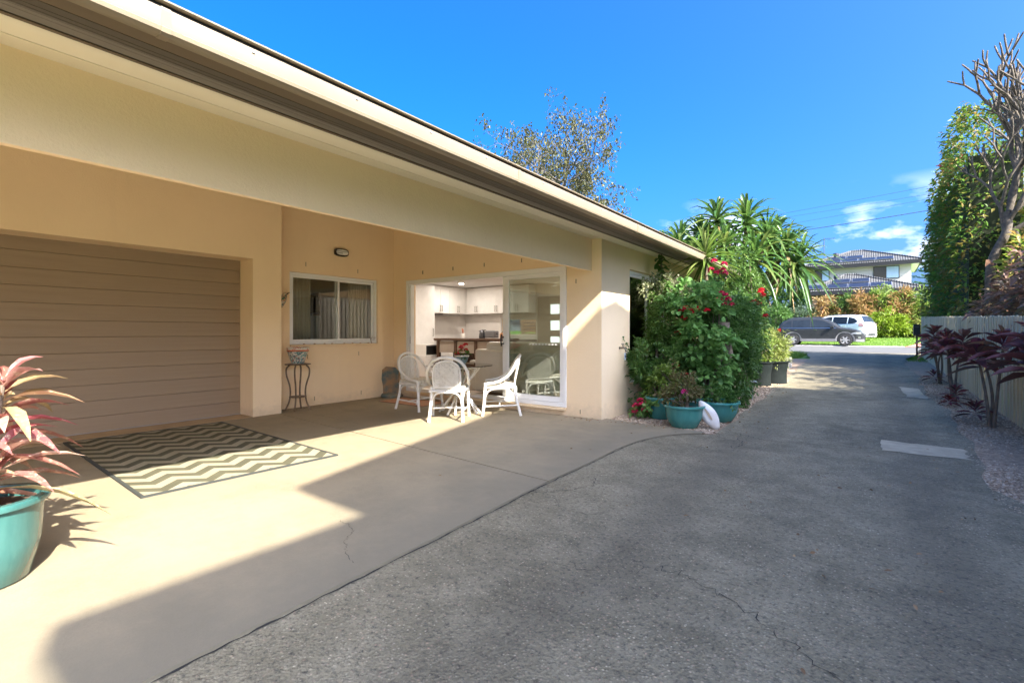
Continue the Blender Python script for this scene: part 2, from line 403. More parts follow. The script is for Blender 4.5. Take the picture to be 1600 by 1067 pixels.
# cracks in the drive and in the slab
CRACK = MAT('crack', (.03, .027, .022), rough=1)
def crack(pts, w, parent, base=0.0, jit=.02, name='crack'):
    P = [np.array(p, float) for p in smooth_path([(a, b, 0) for a, b in pts], 14)]
    Q = [p + np.array([*rng.normal(0, jit, 2), 0]) for p in P]; V, F = [], []
    for i, p in enumerate(Q):
        t = Q[min(i+1, len(Q)-1)] - Q[max(i-1, 0)]; n = unit(np.array([-t[1], t[0], 0])) * w * (.2 + .9 * rng.random()) * .34
        z = gz(p[1]) + base + .0035
        V += [(p[0]-n[0], p[1]-n[1], z), (p[0]+n[0], p[1]+n[1], z)]
    for i in range(len(Q) - 1): F.append((2*i, 2*i+1, 2*i+3, 2*i+2))
    return MB().add(V, F).build(name, CRACK, parent)
crack([(-.85, 2.45), (-.55, 2.35), (-.2, 2.1), (.1, 1.9), (.42, 1.82)], .008, drive)
crack([(-.85, 2.45), (-1.15, 2.2), (-1.35, 2.15)], .005, drive)
crack([(-1.5, 6.3), (-1.25, 6.2), (-1.0, 6.05), (-.55, 6.1), (.05, 6.3)], .014, drive)
crack([(-1.3, 6.22), (-1.15, 5.7), (-1.2, 5.45)], .012, drive, jit=.03)
crack([(-1.62, 6.05), (-1.35, 5.8), (-1.15, 5.72)], .010, drive, jit=.03)
crack([(-1.5, 6.9), (-1.2, 6.75), (-.9, 6.4), (-.6, 6.12)], .008, drive)
crack([(-2.12, 3.0), (-1.95, 3.1), (-1.8, 3.4), (-1.88, 3.7)], .010, drive, jit=.02)
crack([(-1.9, 3.0), (-1.7, 2.85), (-1.45, 2.9)], .007, drive)
crack([(-.2, 8.6), (.2, 8.35), (.65, 8.3)], .012, drive)
slab0 = [o for o in bpy.data.objects if o.name.startswith('concrete_apron')][0]
crack([(-2.15, 1.5), (-2.4, 1.62), (-2.5, 1.75), (-2.7, 1.8)], .005, slab0, .014, jit=.007)
slab1 = [o for o in bpy.data.objects if o.name.startswith('concrete_apron')][1]
crack([(-7.1, 3.78), (-6.4, 3.9), (-5.4, 3.86)], .006, slab1, .014, jit=.008)
# dark open joint where the apron meets the drive, grime along it
crack([(x + .012, y_) for x, y_ in edge[1:14]], .022, drive, .0, jit=.003, name='edge_joint')
# fallen leaves and twigs blown along the edges, too many to count
def litter(n, spots):
    P, D = [], []
    for _ in range(n):
        x, y_, sx, sy = spots[rng.integers(0, len(spots))]; px, py = x + rng.normal(0, sx), y_ + rng.normal(0, sy); P.append((px, py, gz(py) + .018)); a = rng.random() * 6.28; D.append((math.cos(a), math.sin(a), rng.normal(0, .12)))
    return tag(leaves('leaf_litter', P, D, .03 * (.5 + rng.random(n)), .014, LEAF('dry_leaf', [(.20, .11, .05), (.34, .22, .11), (.12, .07, .04), (.42, .30, .16)], rough=.8, trans=.1), prof=OVAL, droop=.05), 'dry fallen leaves scattered along the edges of the drive', 'leaf litter', kind='stuff')
litter(420, [(-1.45, 6.4, .2, .4), (-1.45, 8.2, .12, .9), (-1.5, 10.5, .15, 1.2), (.85, 7.5, .12, 1.2), (.85, 10.5, .1, 1.5), (-2.4, 6.0, .35, .06), (.2, 3.4, .5, 1.2), (-.8, 4.6, .8, 1.2), (-3.3, 5.9, .2, .06), (-7.2, 4.2, .05, .4), (1.1, 9, .2, 2)])
# loose stones: bark chips and gravel of the beds, too many to count
def chips(name, label, n, fx, y0, y1, size, cols, parent_kind='stuff', ypow=1.0):
    y = y0 + (y1 - y0) * rng.random(n) ** ypow; t = rng.random(n); x = np.array([fx(a, b) for a, b in zip(y, t)])
    z = np.array([gz(a) for a in y]) + size * .25 - .012
    s = size * (.5 + rng.random((n, 1, 1)) * .9)
    base = np.array([[1,0,0],[0,1,0],[-1,0,0],[0,-1,0],[0,0,1],[0,0,-1]], float)
    V = base[None] * np.stack([np.ones(n)*.9, .45 + .4*rng.random(n), .25 + .3*rng.random(n)], 1)[:, None, :] * s
    a = rng.random(n) * 6.28; ca, sa = np.cos(a), np.sin(a)
    X = V[..., 0] * ca[:, None] - V[..., 1] * sa[:, None]; Y = V[..., 0] * sa[:, None] + V[..., 1] * ca[:, None]
    tl = rng.normal(0, .35, n)[:, None]; Z = V[..., 2] + X * tl
    V = np.stack([X + x[:, None], Y + y[:, None], Z + z[:, None]], -1)
    f = np.array([[0,1,4],[1,2,4],[2,3,4],[3,0,4],[1,0,5],[2,1,5],[3,2,5],[0,3,5]])
    F = (np.arange(n)[:, None, None] * 6 + f[None]).reshape(-1, 3)
    return tag(npmesh(name, V.reshape(-1, 3), F, LEAF(name + '_mat', cols, rough=.9, trans=.0, spec=.15)), label, 'gravel', kind='stuff')
chips('gravel', 'pale bark chips and gravel in the bed beside the house wall', 15000, lambda y, t: -2.97 + t * (1.42 - .012 * (y - 8) ** 1 if y > 8 else 1.40), 6.03, 14, .022, [(.22,.15,.10), (.58,.45,.31), (.40,.29,.19), (.68,.56,.42), (.30,.22,.15)], ypow=1.5)
chips('gravel', 'brown gravel strip between the driveway and the paling fence', 17000, lambda y, t: .80 + .05 * math.sin(y*.9) + t * .66 - (.08 * t * (1-t)) - .05 * (1 - t), 4.6, 16, .017, [(.28,.17,.09), (.62,.44,.26), (.46,.30,.17), (.72,.55,.36), (.34,.23,.14)], ypow=1.5)
# short grass on the verges and the far lawn
def grass(name, label, n, x0, x1, y0, y1, h, skip=lambda x, y: False):
    x = x0 + (x1 - x0) * rng.random(n); y = y0 + (y1 - y0) * rng.random(n)
    k = np.array([not skip(a, b) for a, b in zip(x, y)]); x, y = x[k], y[k]
    P = np.stack([x, y, np.array([gz(a) for a in y]) - .05], 1); D = np.array([0, 0, 1.]) + rng.normal(0, .4, (len(x), 3))
    return tag(leaves(name, P, D, h * (.6 + .8 * rng.random(len(x))), .02, LEAF('grass_blade', [(.16,.28,.02), (.10,.20,.015), (.24,.33,.05)], trans=.3), prof=[(0, 1), (1, .1)]), label, 'grass', kind='stuff')
grass('grass', 'mown sunlit lawn across the street behind the cars', 26000, -14, 9, 35.1, 46, .10, lambda x, y: 1.2 + (y-35)*.27 < x < 3.1 + (y-35)*.34)
grass('grass', 'grass verge at the left end of the driveway by the street', 9000, -6, -2.4, 21.8, 27.2, .11, lambda x, y: x > -1.9 - (y-22)**1.6*.06 - .1)
grass('grass', 'grass verge at the right end of the driveway by the fence', 9000, .9, 4.5, 21.5, 27.2, .11, lambda x, y: x < .8 + max(0, y-22)**1.6*.07 + .1)
# ------------------------------------------------------------------ the house
house = thing('brick_house', 'cream rendered single storey house with brown garage door and covered porch', 'house', (-7, 2, 0))
def hp(o):  # parent to the house without moving
    o.parent = house; o.location = (o.location[0] + 7, o.location[1] - 2, o.location[2]); return o
house.name = 'rendered_house'
def wall(name, mat, axis, p0, p1, a0, a1, z0, z1, holes=()):
    """wall slab between planes p0 and p1 on axis, from a0..a1 along, z0..z1 up, with rectangular openings"""
    A = sorted({a0, a1, *[h[0] for h in holes], *[h[1] for h in holes]}); Z = sorted({z0, z1, *[h[2] for h in holes], *[h[3] for h in holes]})
    A = [a for a in A if a0 <= a <= a1]; Z = [z for z in Z if z0 <= z <= z1]
    def solid(i, j):
        if not (0 <= i < len(A) - 1 and 0 <= j < len(Z) - 1): return False
        ca, cz = (A[i] + A[i+1]) / 2, (Z[j] + Z[j+1]) / 2
        return not any(h[0] < ca < h[1] and h[2] < cz < h[3] for h in holes)
    def P(p, a, z): return (p, a, z) if axis == 'x' else (a, p, z)
    m = MB()
    for i in range(len(A) - 1):
        for j in range(len(Z) - 1):
            if not solid(i, j): continue
            a, b, c, d = A[i], A[i+1], Z[j], Z[j+1]
            for p in (p0, p1): m.add([P(p, a, c), P(p, b, c), P(p, b, d), P(p, a, d)], [(0, 1, 2, 3)])
            if not solid(i-1, j): m.add([P(p0, a, c), P(p1, a, c), P(p1, a, d), P(p0, a, d)], [(0, 1, 2, 3)])
            if not solid(i+1, j): m.add([P(p0, b, c), P(p1, b, c), P(p1, b, d), P(p0, b, d)], [(0, 1, 2, 3)])
            if not solid(i, j-1): m.add([P(p0, a, c), P(p0, b, c), P(p1, b, c), P(p1, a, c)], [(0, 1, 2, 3)])
            if not solid(i, j+1): m.add([P(p0, a, d), P(p0, b, d), P(p1, b, d), P(p1, a, d)], [(0, 1, 2, 3)])
    me = bpy.data.meshes.new(name); me.from_pydata(m.v, [], m.f)
    bm = bmesh.new(); bm.from_mesh(me); bmesh.ops.remove_doubles(bm, verts=bm.verts, dist=1e-5); bmesh.ops.recalc_face_normals(bm, faces=bm.faces); bm.to_mesh(me); bm.free()
    return hp(link(name, me, mat))
WX = -7.35
wall('side_wall', WALL, 'x', -3.0, -3.22, 6.04, 11.2, -.1, 2.56, [(6.99, 8.75, .42, 2.17)])
wall('door_wall', WALL, 'y', 6.04, 6.26, WX, -3.22, -.1, 2.56, [(-6.985, -3.55, .125, 2.165)])
hp(MB().prism([(-3.22, 2.56), (-7.6, 2.56), (-7.6, 3.62), (-3.22, 2.66)], 'y', 6.042, 6.26).build('gable_infill', WALL))
wall('window_wall', WALL, 'x', WX, -7.57, 3.69, 6.26, -.1, 3.62, [(3.985, 5.665, 1.01, 2.165)])
wall('garage_wall', WALL, 'x', -7.02, -7.48, -6.2, 3.68, -.1, 3.62, [(-1.62, 3.27, -.2, 2.245)])
hp(MB().box((-7.02, -4.2, -.1), (-3.0, -4.0, 2.56)).build('return_wall', WALL))
hp(MB().box((-3.0, -9, -.1), (-3.22, -4.21, 2.56)).build('return_wall', WALL))
hp(MB().box((-3.146, -4.0, 2.055), (-3.195, 6.04, 2.56)).build('beam', WALL, bevel=.006, seg=2))
hp(MB().box((-13, 11.0, -.1), (-3.22, 11.2, 2.56)).build('end_wall', WALL))
# porch ceiling follows the roof
PC = MAT('porch_ceiling', (.78, .72, .60), rough=.7)
hp(MB().prism([(-3.15, 2.565), (-7.6, 3.545), (-7.6, 3.57), (-3.15, 2.59)], 'y', -4.2, 6.045).build('porch_ceiling', PC))
ROOF = MAT('roof_steel', (.50, .46, .40), rough=.45)
rf = hp(MB().prism([(-2.30, 2.50), (-2.30, 2.53), (-9.5, 4.05), (-17, 2.4), (-17, 2.36), (-9.5, 4.02)], 'y', -9.2, 11.6).build('roof', ROOF))
# eaves: moulded trim, grooved soffit boards, gutter with lip
Y0, Y1 = -9.2, 11.6
def prof(name, pts, mat, y0=Y0, y1=Y1, smooth=None): return hp(MB().prism(pts, 'y', y0, y1).build(name, mat, smooth=smooth))
trim = [(-3.0, 2.52), (-3.0, 2.486), (-2.985, 2.480), (-2.965, 2.482), (-2.958, 2.470)]
for k in range(9):
    a = R(90 * k / 8); trim.append((-2.958 + .125 * math.sin(a), 2.470 + .024 * (1 - math.cos(a)) + .004))
trim += [(-2.828, 2.500), (-2.828, 2.52)]
prof('eave_trim', trim, TRIM, smooth=50)
prof('eave_packer', [(-3.0, 2.493), (-3.16, 2.500), (-3.16, 2.56), (-3.0, 2.56)], TRIM, -4.0, 6.04)
def sz(x): return 2.524 - .168 * (x + 3.0)
prof('soffit_strip', [(-2.828, sz(-2.828) - .006), (-2.79, sz(-2.79) - .006), (-2.79, sz(-2.79) + .03), (-2.828, sz(-2.828) + .03)], SOFF2)
SOFF3 = MAT('soffit_grey', (.17, .155, .14), (.14, .127, .115), rough=.6, scale=1.4, sc3=(1, .2, 1))
xs = [-2.788, -2.70, -2.655, -2.640, -2.625, -2.58, -2.50]
for i in range(len(xs) - 1):
    a, b = xs[i], xs[i+1] - .004
    o = prof('soffit_board', *[([(a, sz(a)), (b, sz(b)), (b, sz(b) + .02), (a, sz(a) + .02)]), SOFF3 if i < 3 else SOFF]) if True else prof('soffit_board', [(a, sz(a)), (b, sz(b)), (b, sz(b) + .02), (a, sz(a) + .02)], SOFF)
prof('soffit_strip', [(-2.498, sz(-2.498)), (-2.30, sz(-2.30) - .004), (-2.30, sz(-2.3) + .02), (-2.498, sz(-2.498) + .02)], SOFF2)
prof('soffit_lining', [(-2.99, 2.56), (-2.99, 2.53), (-2.33, sz(-2.33) + .022), (-2.33, sz(-2.33) + .05)], BLACK)
ALUR = MAT('rivet_steel', (.30, .32, .36), rough=.4)
prof('gutter', [(-2.325, 2.398), (-2.318, 2.390), (-2.275, 2.388), (-2.262, 2.396), (-2.258, 2.412), (-2.266, 2.418), (-2.262, 2.480), (-2.266, 2.492), (-2.285, 2.494), (-2.325, 2.494)], CREAM, smooth=40)
for yj in (-6.5, -4.1, -1.7, .7, 3.1, 5.5, 7.9, 10.3):
    prof('gutter_joint', [(-2.325, 2.396), (-2.318, 2.386), (-2.274, 2.384), (-2.259, 2.393), (-2.255, 2.412), (-2.263, 2.418), (-2.259, 2.481), (-2.263, 2.4935), (-2.325, 2.4955)], CREAM, yj, yj + .035)
    for q in range(4): hp(MB().box((-2.2645, yj + .35 + q * .55, 2.470), (-2.2575, yj + .362 + q * .55, 2.479)).build('rivet', ALUR))
prof('gutter_shadow_gap', [(-2.33, 2.496), (-2.285, 2.496), (-2.285, 2.514), (-2.33, 2.514)], BLACK)
prof('roof_capping', [(-2.345, 2.530), (-2.27, 2.515), (-2.262, 2.519), (-2.262, 2.526), (-2.27, 2.528), (-2.345, 2.544)], CREAM)

# garage door: twelve wood-grained slats in a frame
gd = hp(MB().box((-7.455, -1.70, -.02), (-7.438, 3.35, 2.30)).build('garage_door', MAT('door_groove', (.20, .15, .10), rough=.7)))
gcx, gcy, gcz = gd.location
h0, h1 = .02, 2.285; n = 12; ph = (h1 - h0) / n
me0 = None
for i in range(n):
    m = MB().prism([(-7.437, 0), (-7.408, .0), (-7.402, .003), (-7.402, ph - .005), (-7.408, ph - .002), (-7.437, ph - .002)], 'y', -1.69, 3.34)
    if me0 is None: o = m.build('slat', GDOOR, gd, bevel=.0); me0 = o.data
    else: o = bpy.data.objects.new('slat', me0); COL.objects.link(o); o.parent = gd
    o.location = (0, 0, h0 + i * ph)
MB().box((-7.43, -1.62, .004), (-7.395, 3.27, .03)).build('bottom_seal', MAT('rubber_seal', (.30, .28, .25), rough=.6), gd)
hp(struct(MB().box((-7.44, -1.62, -.05), (-7.02, 3.27, .019)).build('door_threshold', MAT('threshold_concrete', (.44, .31, .17), (.36, .26, .15), rough=.85, scale=5, bstr=.3)))) 

# aluminium windows and doors
def frame_x(name, x, y0, y1, z0, z1, w, d, parent, mat=WHITE):
    m = MB()
    m.box((x - d, y0, z0), (x, y1, z0 + w)); m.box((x - d, y0, z1 - w), (x, y1, z1)); m.box((x - d, y0, z0 + w), (x, y0 + w, z1 - w)); m.box((x - d, y1 - w, z0 + w), (x, y1, z1 - w))
    return m.build(name, mat, parent, bevel=.003, seg=1)
def frame_y(name, y, x0, x1, z0, z1, w, d, parent, mat=WHITE, wt=None, wb=None):
    wt = wt or w; wb = wb or w; m = MB()
    m.box((x0, y, z0), (x1, y + d, z0 + wb)); m.box((x0, y, z1 - wt), (x1, y + d, z1)); m.box((x0, y, z0 + wb), (x0 + w, y + d, z1 - wt)); m.box((x1 - w, y, z0 + wb), (x1, y + d, z1 - wt))
    return m.build(name, mat, parent, bevel=.003, seg=1)
wroot = hp(bpy.data.objects.new('window', None)); COL.objects.link(wroot); hx = lambda x, y, z: (x, y, z)
frame_x('frame', WX - .03, 3.987, 5.663, 1.012, 2.163, .045, .09, wroot).location = (7 - 7, 0, 0)
def at0(o): return o
# (children of wroot are given in house space; wroot sits at the house's own origin offset)
frame_x('sash', WX - .045, 4.03, 4.90, 1.058, 2.118, .035, .03, wroot); frame_x('sash', WX - .078, 4.83, 5.62, 1.058, 2.118, .04, .03, wroot)
MB().box((WX - .062, 4.066, 1.094), (WX - .057, 4.864, 2.082)).build('pane', GLASS('window_mirror_glass', (.9, .92, .9), 1.5), wroot); MB().box((WX - .095, 4.872, 1.1), (WX - .090, 5.58, 2.077)).build('pane', _M['window_mirror_glass'], wroot)
MB().box((WX - .10, 3.985, .985), (WX + .035, 5.67, 1.010)).build('sill', WALL, wroot, bevel=.006)
# tall window in the side wall
w2 = hp(bpy.data.objects.new('window', None)); COL.objects.link(w2)
frame_x('frame', -3.06, 6.992, 8.748, .422, 2.168, .045, .09, w2); frame_x('sash', -3.075, 7.04, 7.90, .468, 2.12, .035, .03, w2); frame_x('sash', -3.108, 7.86, 8.70, .468, 2.12, .035, .03, w2)
MB().box((-3.092, 7.08, .51), (-3.087, 7.86, 2.08)).build('pane', CLEAR, w2); MB().box((-3.125, 7.9, .51), (-3.12, 8.66, 2.08)).build('pane', CLEAR, w2)
BL = MAT('blind_slat', (.82, .80, .75), rough=.6)
for k in range(14):
    MB().box((-3.28, 7.05 + k * .12, .5), (-3.27, 7.14 + k * .12, 2.12)).build('blind_slat', BL, w2)
# sliding door: fixed glass leaf on the right, the other leaf slid behind it
sd = hp(bpy.data.objects.new('sliding_door', None)); COL.objects.link(sd)
frame_y('frame', 6.022, -6.983, -3.552, .127, 2.163, .055, .13, sd, wt=.075, wb=.06)
MB().box((-6.93, 6.045, .187), (-6.875, 6.13, 2.088)).build('jamb_stile', WHITE, sd, bevel=.003, seg=1)
for nm, xa, yy in (('fixed_leaf', -4.665, 6.045), ('sliding_leaf', -4.76, 6.095)):
    lf = frame_y(nm, yy, xa, -3.607, .19, 2.086, .06, .035, sd, wb=.075)
    MB().box((xa + .06, yy + .015, .265), (-3.667, yy + .021, 2.026)).build('pane', REFL if nm == 'fixed_leaf' else CLEAR, lf)
for z in (1.02, 1.12): MB().box((-4.745, 6.04, z), (-4.728, 6.09, z + .02)).build('handle_bracket', BLACK, sd)
MB().tube([(-4.737, 6.035, .99), (-4.737, 6.025, 1.05), (-4.737, 6.025, 1.12), (-4.737, 6.035, 1.18)], .012, 6).build('handle', BLACK, sd)
MB().box((-6.893, 6.038, 1.0), (-6.878, 6.044, 1.14)).build('strike_plate', MAT('steel', (.5, .5, .5), rough=.3, metal=1), sd)
MB().box((-6.985, 5.985, .085), (-3.55, 6.038, .122)).build('sill', WALL, sd, bevel=.006)
DOT = MAT('white_decal', (.85, .85, .85), rough=.6)
for k in range(9): MB().box((-4.22 + k * .058, 6.0565, 1.02), (-4.192 + k * .058, 6.0585, 1.035)).build('safety_dot', DOT, sd)
for ob in (wroot, w2, sd):     # these group nodes keep their children in world coordinates
    ob.empty_display_size = .1; ob.location = (7, -2, 0)
for o in list(gd.children): pass
# weep vents: small dark slots let into the render
WV = MAT('vent_slot', (.26, .195, .115), rough=.9)
for (y_, z_) in ((4.25, 2.27), (5.23, 2.255), (4.28, .78), (5.25, .80), (4.4, .09), (5.3, .10)):
    hp(MB().box((WX - .01, y_, z_), (WX + .0025, y_ + .010, z_ + .07)).build('weep_vent', WV))
for (x_, z_) in ((-6.55, 2.26), (-5.8, 2.27), (-5.1, 2.275), (-4.35, 2.28), (-3.33, .06), (-3.40, 1.9)):
    hp(MB().box((x_, 6.03, z_), (x_ + .010, 6.0425, z_ + .06)).build('weep_vent', WV))

# ------------------------------------------------------------------ rooms behind the glass
IW = MAT('interior_white', (.78, .74, .70), rough=.7); FLOOR = MAT('floor_timber', (.30, .20, .12), (.24, .155, .09), rough=.35, scale=3, sc3=(1, 6, 1))
CEIL = MAT('ceiling_white', (.80, .78, .76), rough=.8)
def room(x0, x1, y0, y1, z0, z1, mat):
    hp(struct(MB().box((x0, y0, z0 - .1), (x1, y1, z0)).build('floor', FLOOR)))
    hp(struct(MB().box((x0, y0, z1), (x1, y1, z1 + .04)).build('ceiling', CEIL)))
room(-10.0, -3.22, 6.26, 11.0, .115, 2.52, IW)
hp(MB().box((-10.1, 6.26, .1), (-10.0, 11.0, 2.56)).build('interior_wall', IW))
wall('interior_wall', IW, 'y', 10.95, 10.998, -10.0, -3.22, .115, 2.52, [(-8.6, -7.4, 1.13, 1.60)])
for o in list(house.children):
    if o.name.startswith('end_wall'): bpy.data.objects.remove(o)
wall('end_wall', WALL, 'y', 11.0, 11.2, -13, -3.22, -.1, 2.56, [(-8.6, -7.4, 1.13, 1.60)])
hp(MB().box((-10.0, 6.262, .1), (-7.6, 6.30, 2.56)).build('interior_wall', IW))
hp(MB().box((-3.26, 6.262, .115), (-3.222, 6.985, 2.52)).build('interior_wall', IW)); hp(MB().box((-3.26, 8.76, .115), (-3.222, 10.948, 2.52)).build('interior_wall', IW))
# kitchen window pane
kw = hp(frame_y('window', 11.02, -8.6, -7.4, 1.13, 1.60, .03, .06, None)); MB().box((-8.56, 11.04, 1.16), (-7.44, 11.045, 1.57)).build('pane', CLEAR, kw).location = (0, 0, 0)
# entry door with three square lights
FR = EMIT('glowing_frosted_glass', (.75, .80, .82), .30)  # panes given a glow of their own in place of daylight behind them
ed = hp(MB().box((-7.32, 10.90, .12), (-6.45, 10.945, 2.17)).build('entry_door', MAT('entry_door_paint', (.36, .31, .25), rough=.5), bevel=.004))
for z in (.85, 1.27, 1.70): MB().box((-6.89, 10.885, z), (-6.62, 10.897, z + .25)).build('door_light', FR, ed)
MB().tube([(-6.52, 10.89, 1.1), (-6.52, 10.84, 1.1), (-6.6, 10.84, 1.1)], .012, 6).build('handle', BLACK, ed)
# cabinets
CAB = MAT('cabinet_white', (.80, .78, .76), rough=.35); TOE = MAT('toe', (.05, .045, .04))
HND = MAT('handle_steel', (.35, .33, .31), rough=.35, metal=1)
cab = thing('wall_cabinets', 'white overhead kitchen cabinets with slim steel handles seen through the sliding door', 'cabinet', (-9.9, 10.9, 1.74))
MB().box((-9.995, 9.2, 1.74), (-9.66, 10.94, 2.50)).xf(Matrix.Translation((9.9, -10.9, -1.74))).build('carcass', CAB, cab, bevel=.003, seg=1)
MB().box((-9.655, 10.61, 1.74), (-7.4, 10.94, 2.50)).xf(Matrix.Translation((9.9, -10.9, -1.74))).build('carcass', CAB, cab, bevel=.003, seg=1)
for k in range(4):
    y0 = 9.21 + k * .35; d = MB().box((-9.658, y0, 1.75), (-9.64, y0 + .343, 2.42)).xf(Matrix.Translation((9.9, -10.9, -1.74))).build('door_panel', CAB, cab, bevel=.003, seg=1)
    hy = y0 + (.31 if k % 2 == 0 else .03); MB().tube([(-9.64, hy, 1.80), (-9.61, hy, 1.80), (-9.61, hy, 1.96), (-9.64, hy, 1.96)], .008, 6).xf(Matrix.Translation((9.9, -10.9, -1.74))).build('handle', HND, d)
for k in range(6):
    x0 = -9.6 + k * .365; d = MB().box((x0, 10.592, 1.75), (x0 + .368, 10.609, 2.42)).xf(Matrix.Translation((9.9, -10.9, -1.74))).build('door_panel', CAB, cab, bevel=.003, seg=1)
    hx_ = x0 + (.33 if k % 2 == 0 else .035); MB().tube([(hx_, 10.592, 1.80), (hx_, 10.56, 1.80), (hx_, 10.56, 1.96), (hx_, 10.592, 1.96)], .008, 6).xf(Matrix.Translation((9.9, -10.9, -1.74))).build('handle', HND, d)
MB().box((-9.99, 9.56, 1.69), (-9.55, 10.25, 1.738)).xf(Matrix.Translation((9.9, -10.9, -1.74))).build('range_hood', HND, cab, bevel=.004)
pan = tag(MB().box((-.5, -.4, 0), (0, .39, 2.37)).build('pantry_cupboard', CAB, bevel=.004), 'tall white pantry cupboard at the left of the kitchen', 'cupboard'); pan.location = (-9.48, 8.78, .116)
MB().box((.002, -.38, .06), (.018, .37, 2.33)).build('door_panel', CAB, pan, bevel=.003, seg=1); MB().tube([(.018, .3, 1.0), (.045, .3, 1.0), (.045, .3, 1.2), (.018, .3, 1.2)], .008, 6).build('handle', HND, pan)
base = thing('base_cabinets', 'white lower kitchen cabinets with drawers and stone benchtop along the back walls', 'cabinet', (-9.9, 10.9, .116))
T = Matrix.Translation((9.9, -10.9, -.116))
for a, b in (((-9.99, 9.2, .2), (-9.42, 10.93, .98)), ((-9.415, 10.36, .2), (-7.4, 10.93, .98))): MB().box(a, b).xf(T).build('carcass', CAB, base, bevel=.003, seg=1)
MB().box((-9.99, 9.2, .982), (-9.40, 10.93, 1.02)).xf(T).build('benchtop', MAT('benchtop', (.35, .32, .29), (.25, .23, .21), rough=.25, scale=30), base, bevel=.004); MB().box((-9.398, 10.34, .982), (-7.36, 10.93, 1.02)).xf(T).build('benchtop', _M['benchtop'], base, bevel=.004)
MB().box((-9.95, 9.25, .117), (-9.48, 10.9, .198)).xf(T).build('plinth', TOE, base); MB().box((-9.47, 10.42, .117), (-7.25, 10.9, .198)).xf(T).build('plinth', TOE, base)
for k in range(4):
    for zz, hh in ((.21, .36), (.58, .39)):
        d = MB().box((-9.418, 9.22 + k * .42 if k < 1 else 9.22 + k * .42, zz), (-9.402, 9.22 + k * .42 + .41, zz + hh)).xf(T).build('drawer', CAB, base, bevel=.003, seg=1)
        MB().tube([(-9.402, 9.32 + k*.42, zz + hh - .06), (-9.375, 9.32 + k*.42, zz + hh - .06), (-9.375, 9.55 + k*.42, zz + hh - .06), (-9.402, 9.55 + k*.42, zz + hh - .06)], .007, 6).xf(T).build('handle', HND, d)
SPL = MAT('splash_tile', (.76, .72, .69), rough=.25)
hp(MB().box((-9.998, 9.2, 1.022), (-9.99, 10.94, 1.738)).build('splashback', SPL)); hp(MB().box((-9.985, 10.935, 1.022), (-8.61, 10.944, 1.738)).build('splashback', SPL))
# island bench of dark timber
isl = thing('kitchen_island', 'dark timber kitchen island bench with open bays and square posts', 'bench', (-7.9, 8.9, .116))
TIM = MAT('dark_timber', (.115, .06, .032), (.075, .038, .02), rough=.4, scale=3, sc3=(1, 1, 6))
MB().box((-.95, -.38, .90), (1.15, .38, .95)).build('benchtop', TIM, isl, bevel=.005)
for x in (-.9, -.3, .35, 1.02):
    for y in (-.33, .27): MB().box((x, y, 0), (x + .08, y + .08, .898)).build('post', TIM, isl, bevel=.004)
MB().box((-.88, .345, .08), (1.08, .36, .895)).build('back_panel', TIM, isl); MB().box((-.88, -.3, .3), (.99, .34, .325)).build('shelf', TIM, isl)
MB().box((-.82, -.30, .60), (1.0, -.28, .88)).build('drawer_front', MAT('drawer_cream', (.42, .36, .30), rough=.5), isl)
def small(name, label, cat, loc, parts, group=None, rz=0):
    t = thing(name, label, cat, loc, rz, group)
    for nm, mb, mt, kw in parts: mb.build(nm, mt, t, **kw)
    return t
ST = MAT('dark_steel', (.09, .09, .10), rough=.3, metal=.6)
small('microwave', 'white microwave oven with dark door under the kitchen bench', 'microwave', (-9.15, 8.62, .62), [
    ('body', MB().box((-.2, -.27, 0), (.2, .27, .29)), WHITE, dict(bevel=.008)), ('door_glass', MB().box((.2, -.25, .03), (.206, .13, .26)), BLACK, {}), ('keypad', MB().box((.2, .15, .03), (.205, .25, .26)), ST, {})])
mst = small('microwave_stand', 'low white kitchen unit carrying the microwave', 'cabinet', (-9.15, 8.62, .116), [
    ('carcass', MB().box((-.24, -.33, 0), (.24, .33, .50)), CAB, dict(bevel=.004)), ('drawer', MB().box((.241, -.31, .05), (.256, .31, .45)), CAB, dict(bevel=.003)), ('handle', MB().tube([(.256, -.1, .38), (.28, -.1, .38), (.28, .15, .38), (.256, .15, .38)], .008, 6), HND, {})])
small('kettle', 'dark electric kettle on the island bench', 'kettle', (-7.62, 8.95, 1.068), [
    ('body', MB().lathe([(.075, 0), (.08, .02), (.07, .12), (.052, .19), (.02, .21)], 18, cap1=True), ST, dict(smooth=50)), ('handle', MB().tube(smooth_path([(.05, 0, .19), (.12, 0, .19), (.14, 0, .1), (.09, 0, .03)], 4), .011, 6), BLACK, dict(smooth=60)), ('spout', MB().tube([(-.05, 0, .15), (-.09, 0, .18)], [.022, .014], 6), ST, {})])
small('toaster', 'steel toaster beside the kettle on the island bench', 'toaster', (-7.32, 8.95, 1.068), [
    ('body', MB().box((-.15, -.09, .01), (.15, .09, .18)), MAT('toaster_grey', (.16, .16, .17), rough=.35, metal=.4), dict(bevel=.03, seg=3)), ('lever', MB().box((.152, -.02, .1), (.175, .02, .12)), BLACK, {}), ('slot', MB().box((-.11, -.05, .1801), (.11, -.02, .184)), BLACK, {})])
for nm, lb, xx in (('canister', 'round orange canister left of its twin on the island bench', -6.99), ('canister', 'round orange canister nearest the kitchen window on the island bench', -6.84)):
    small(nm, lb, 'canister', (xx, 8.95, 1.068), [('body', MB().lathe([(.055, 0), (.065, .03), (.065, .10), (.05, .125)], 16, cap1=True), MAT('amber_glaze', (.45, .20, .07), rough=.3), dict(smooth=50)), ('lid', MB().lathe([(.045, .127), (.045, .14), (.012, .145), (.014, .16)], 12, cap1=True), TIM, {})], 'canisters on the island bench')
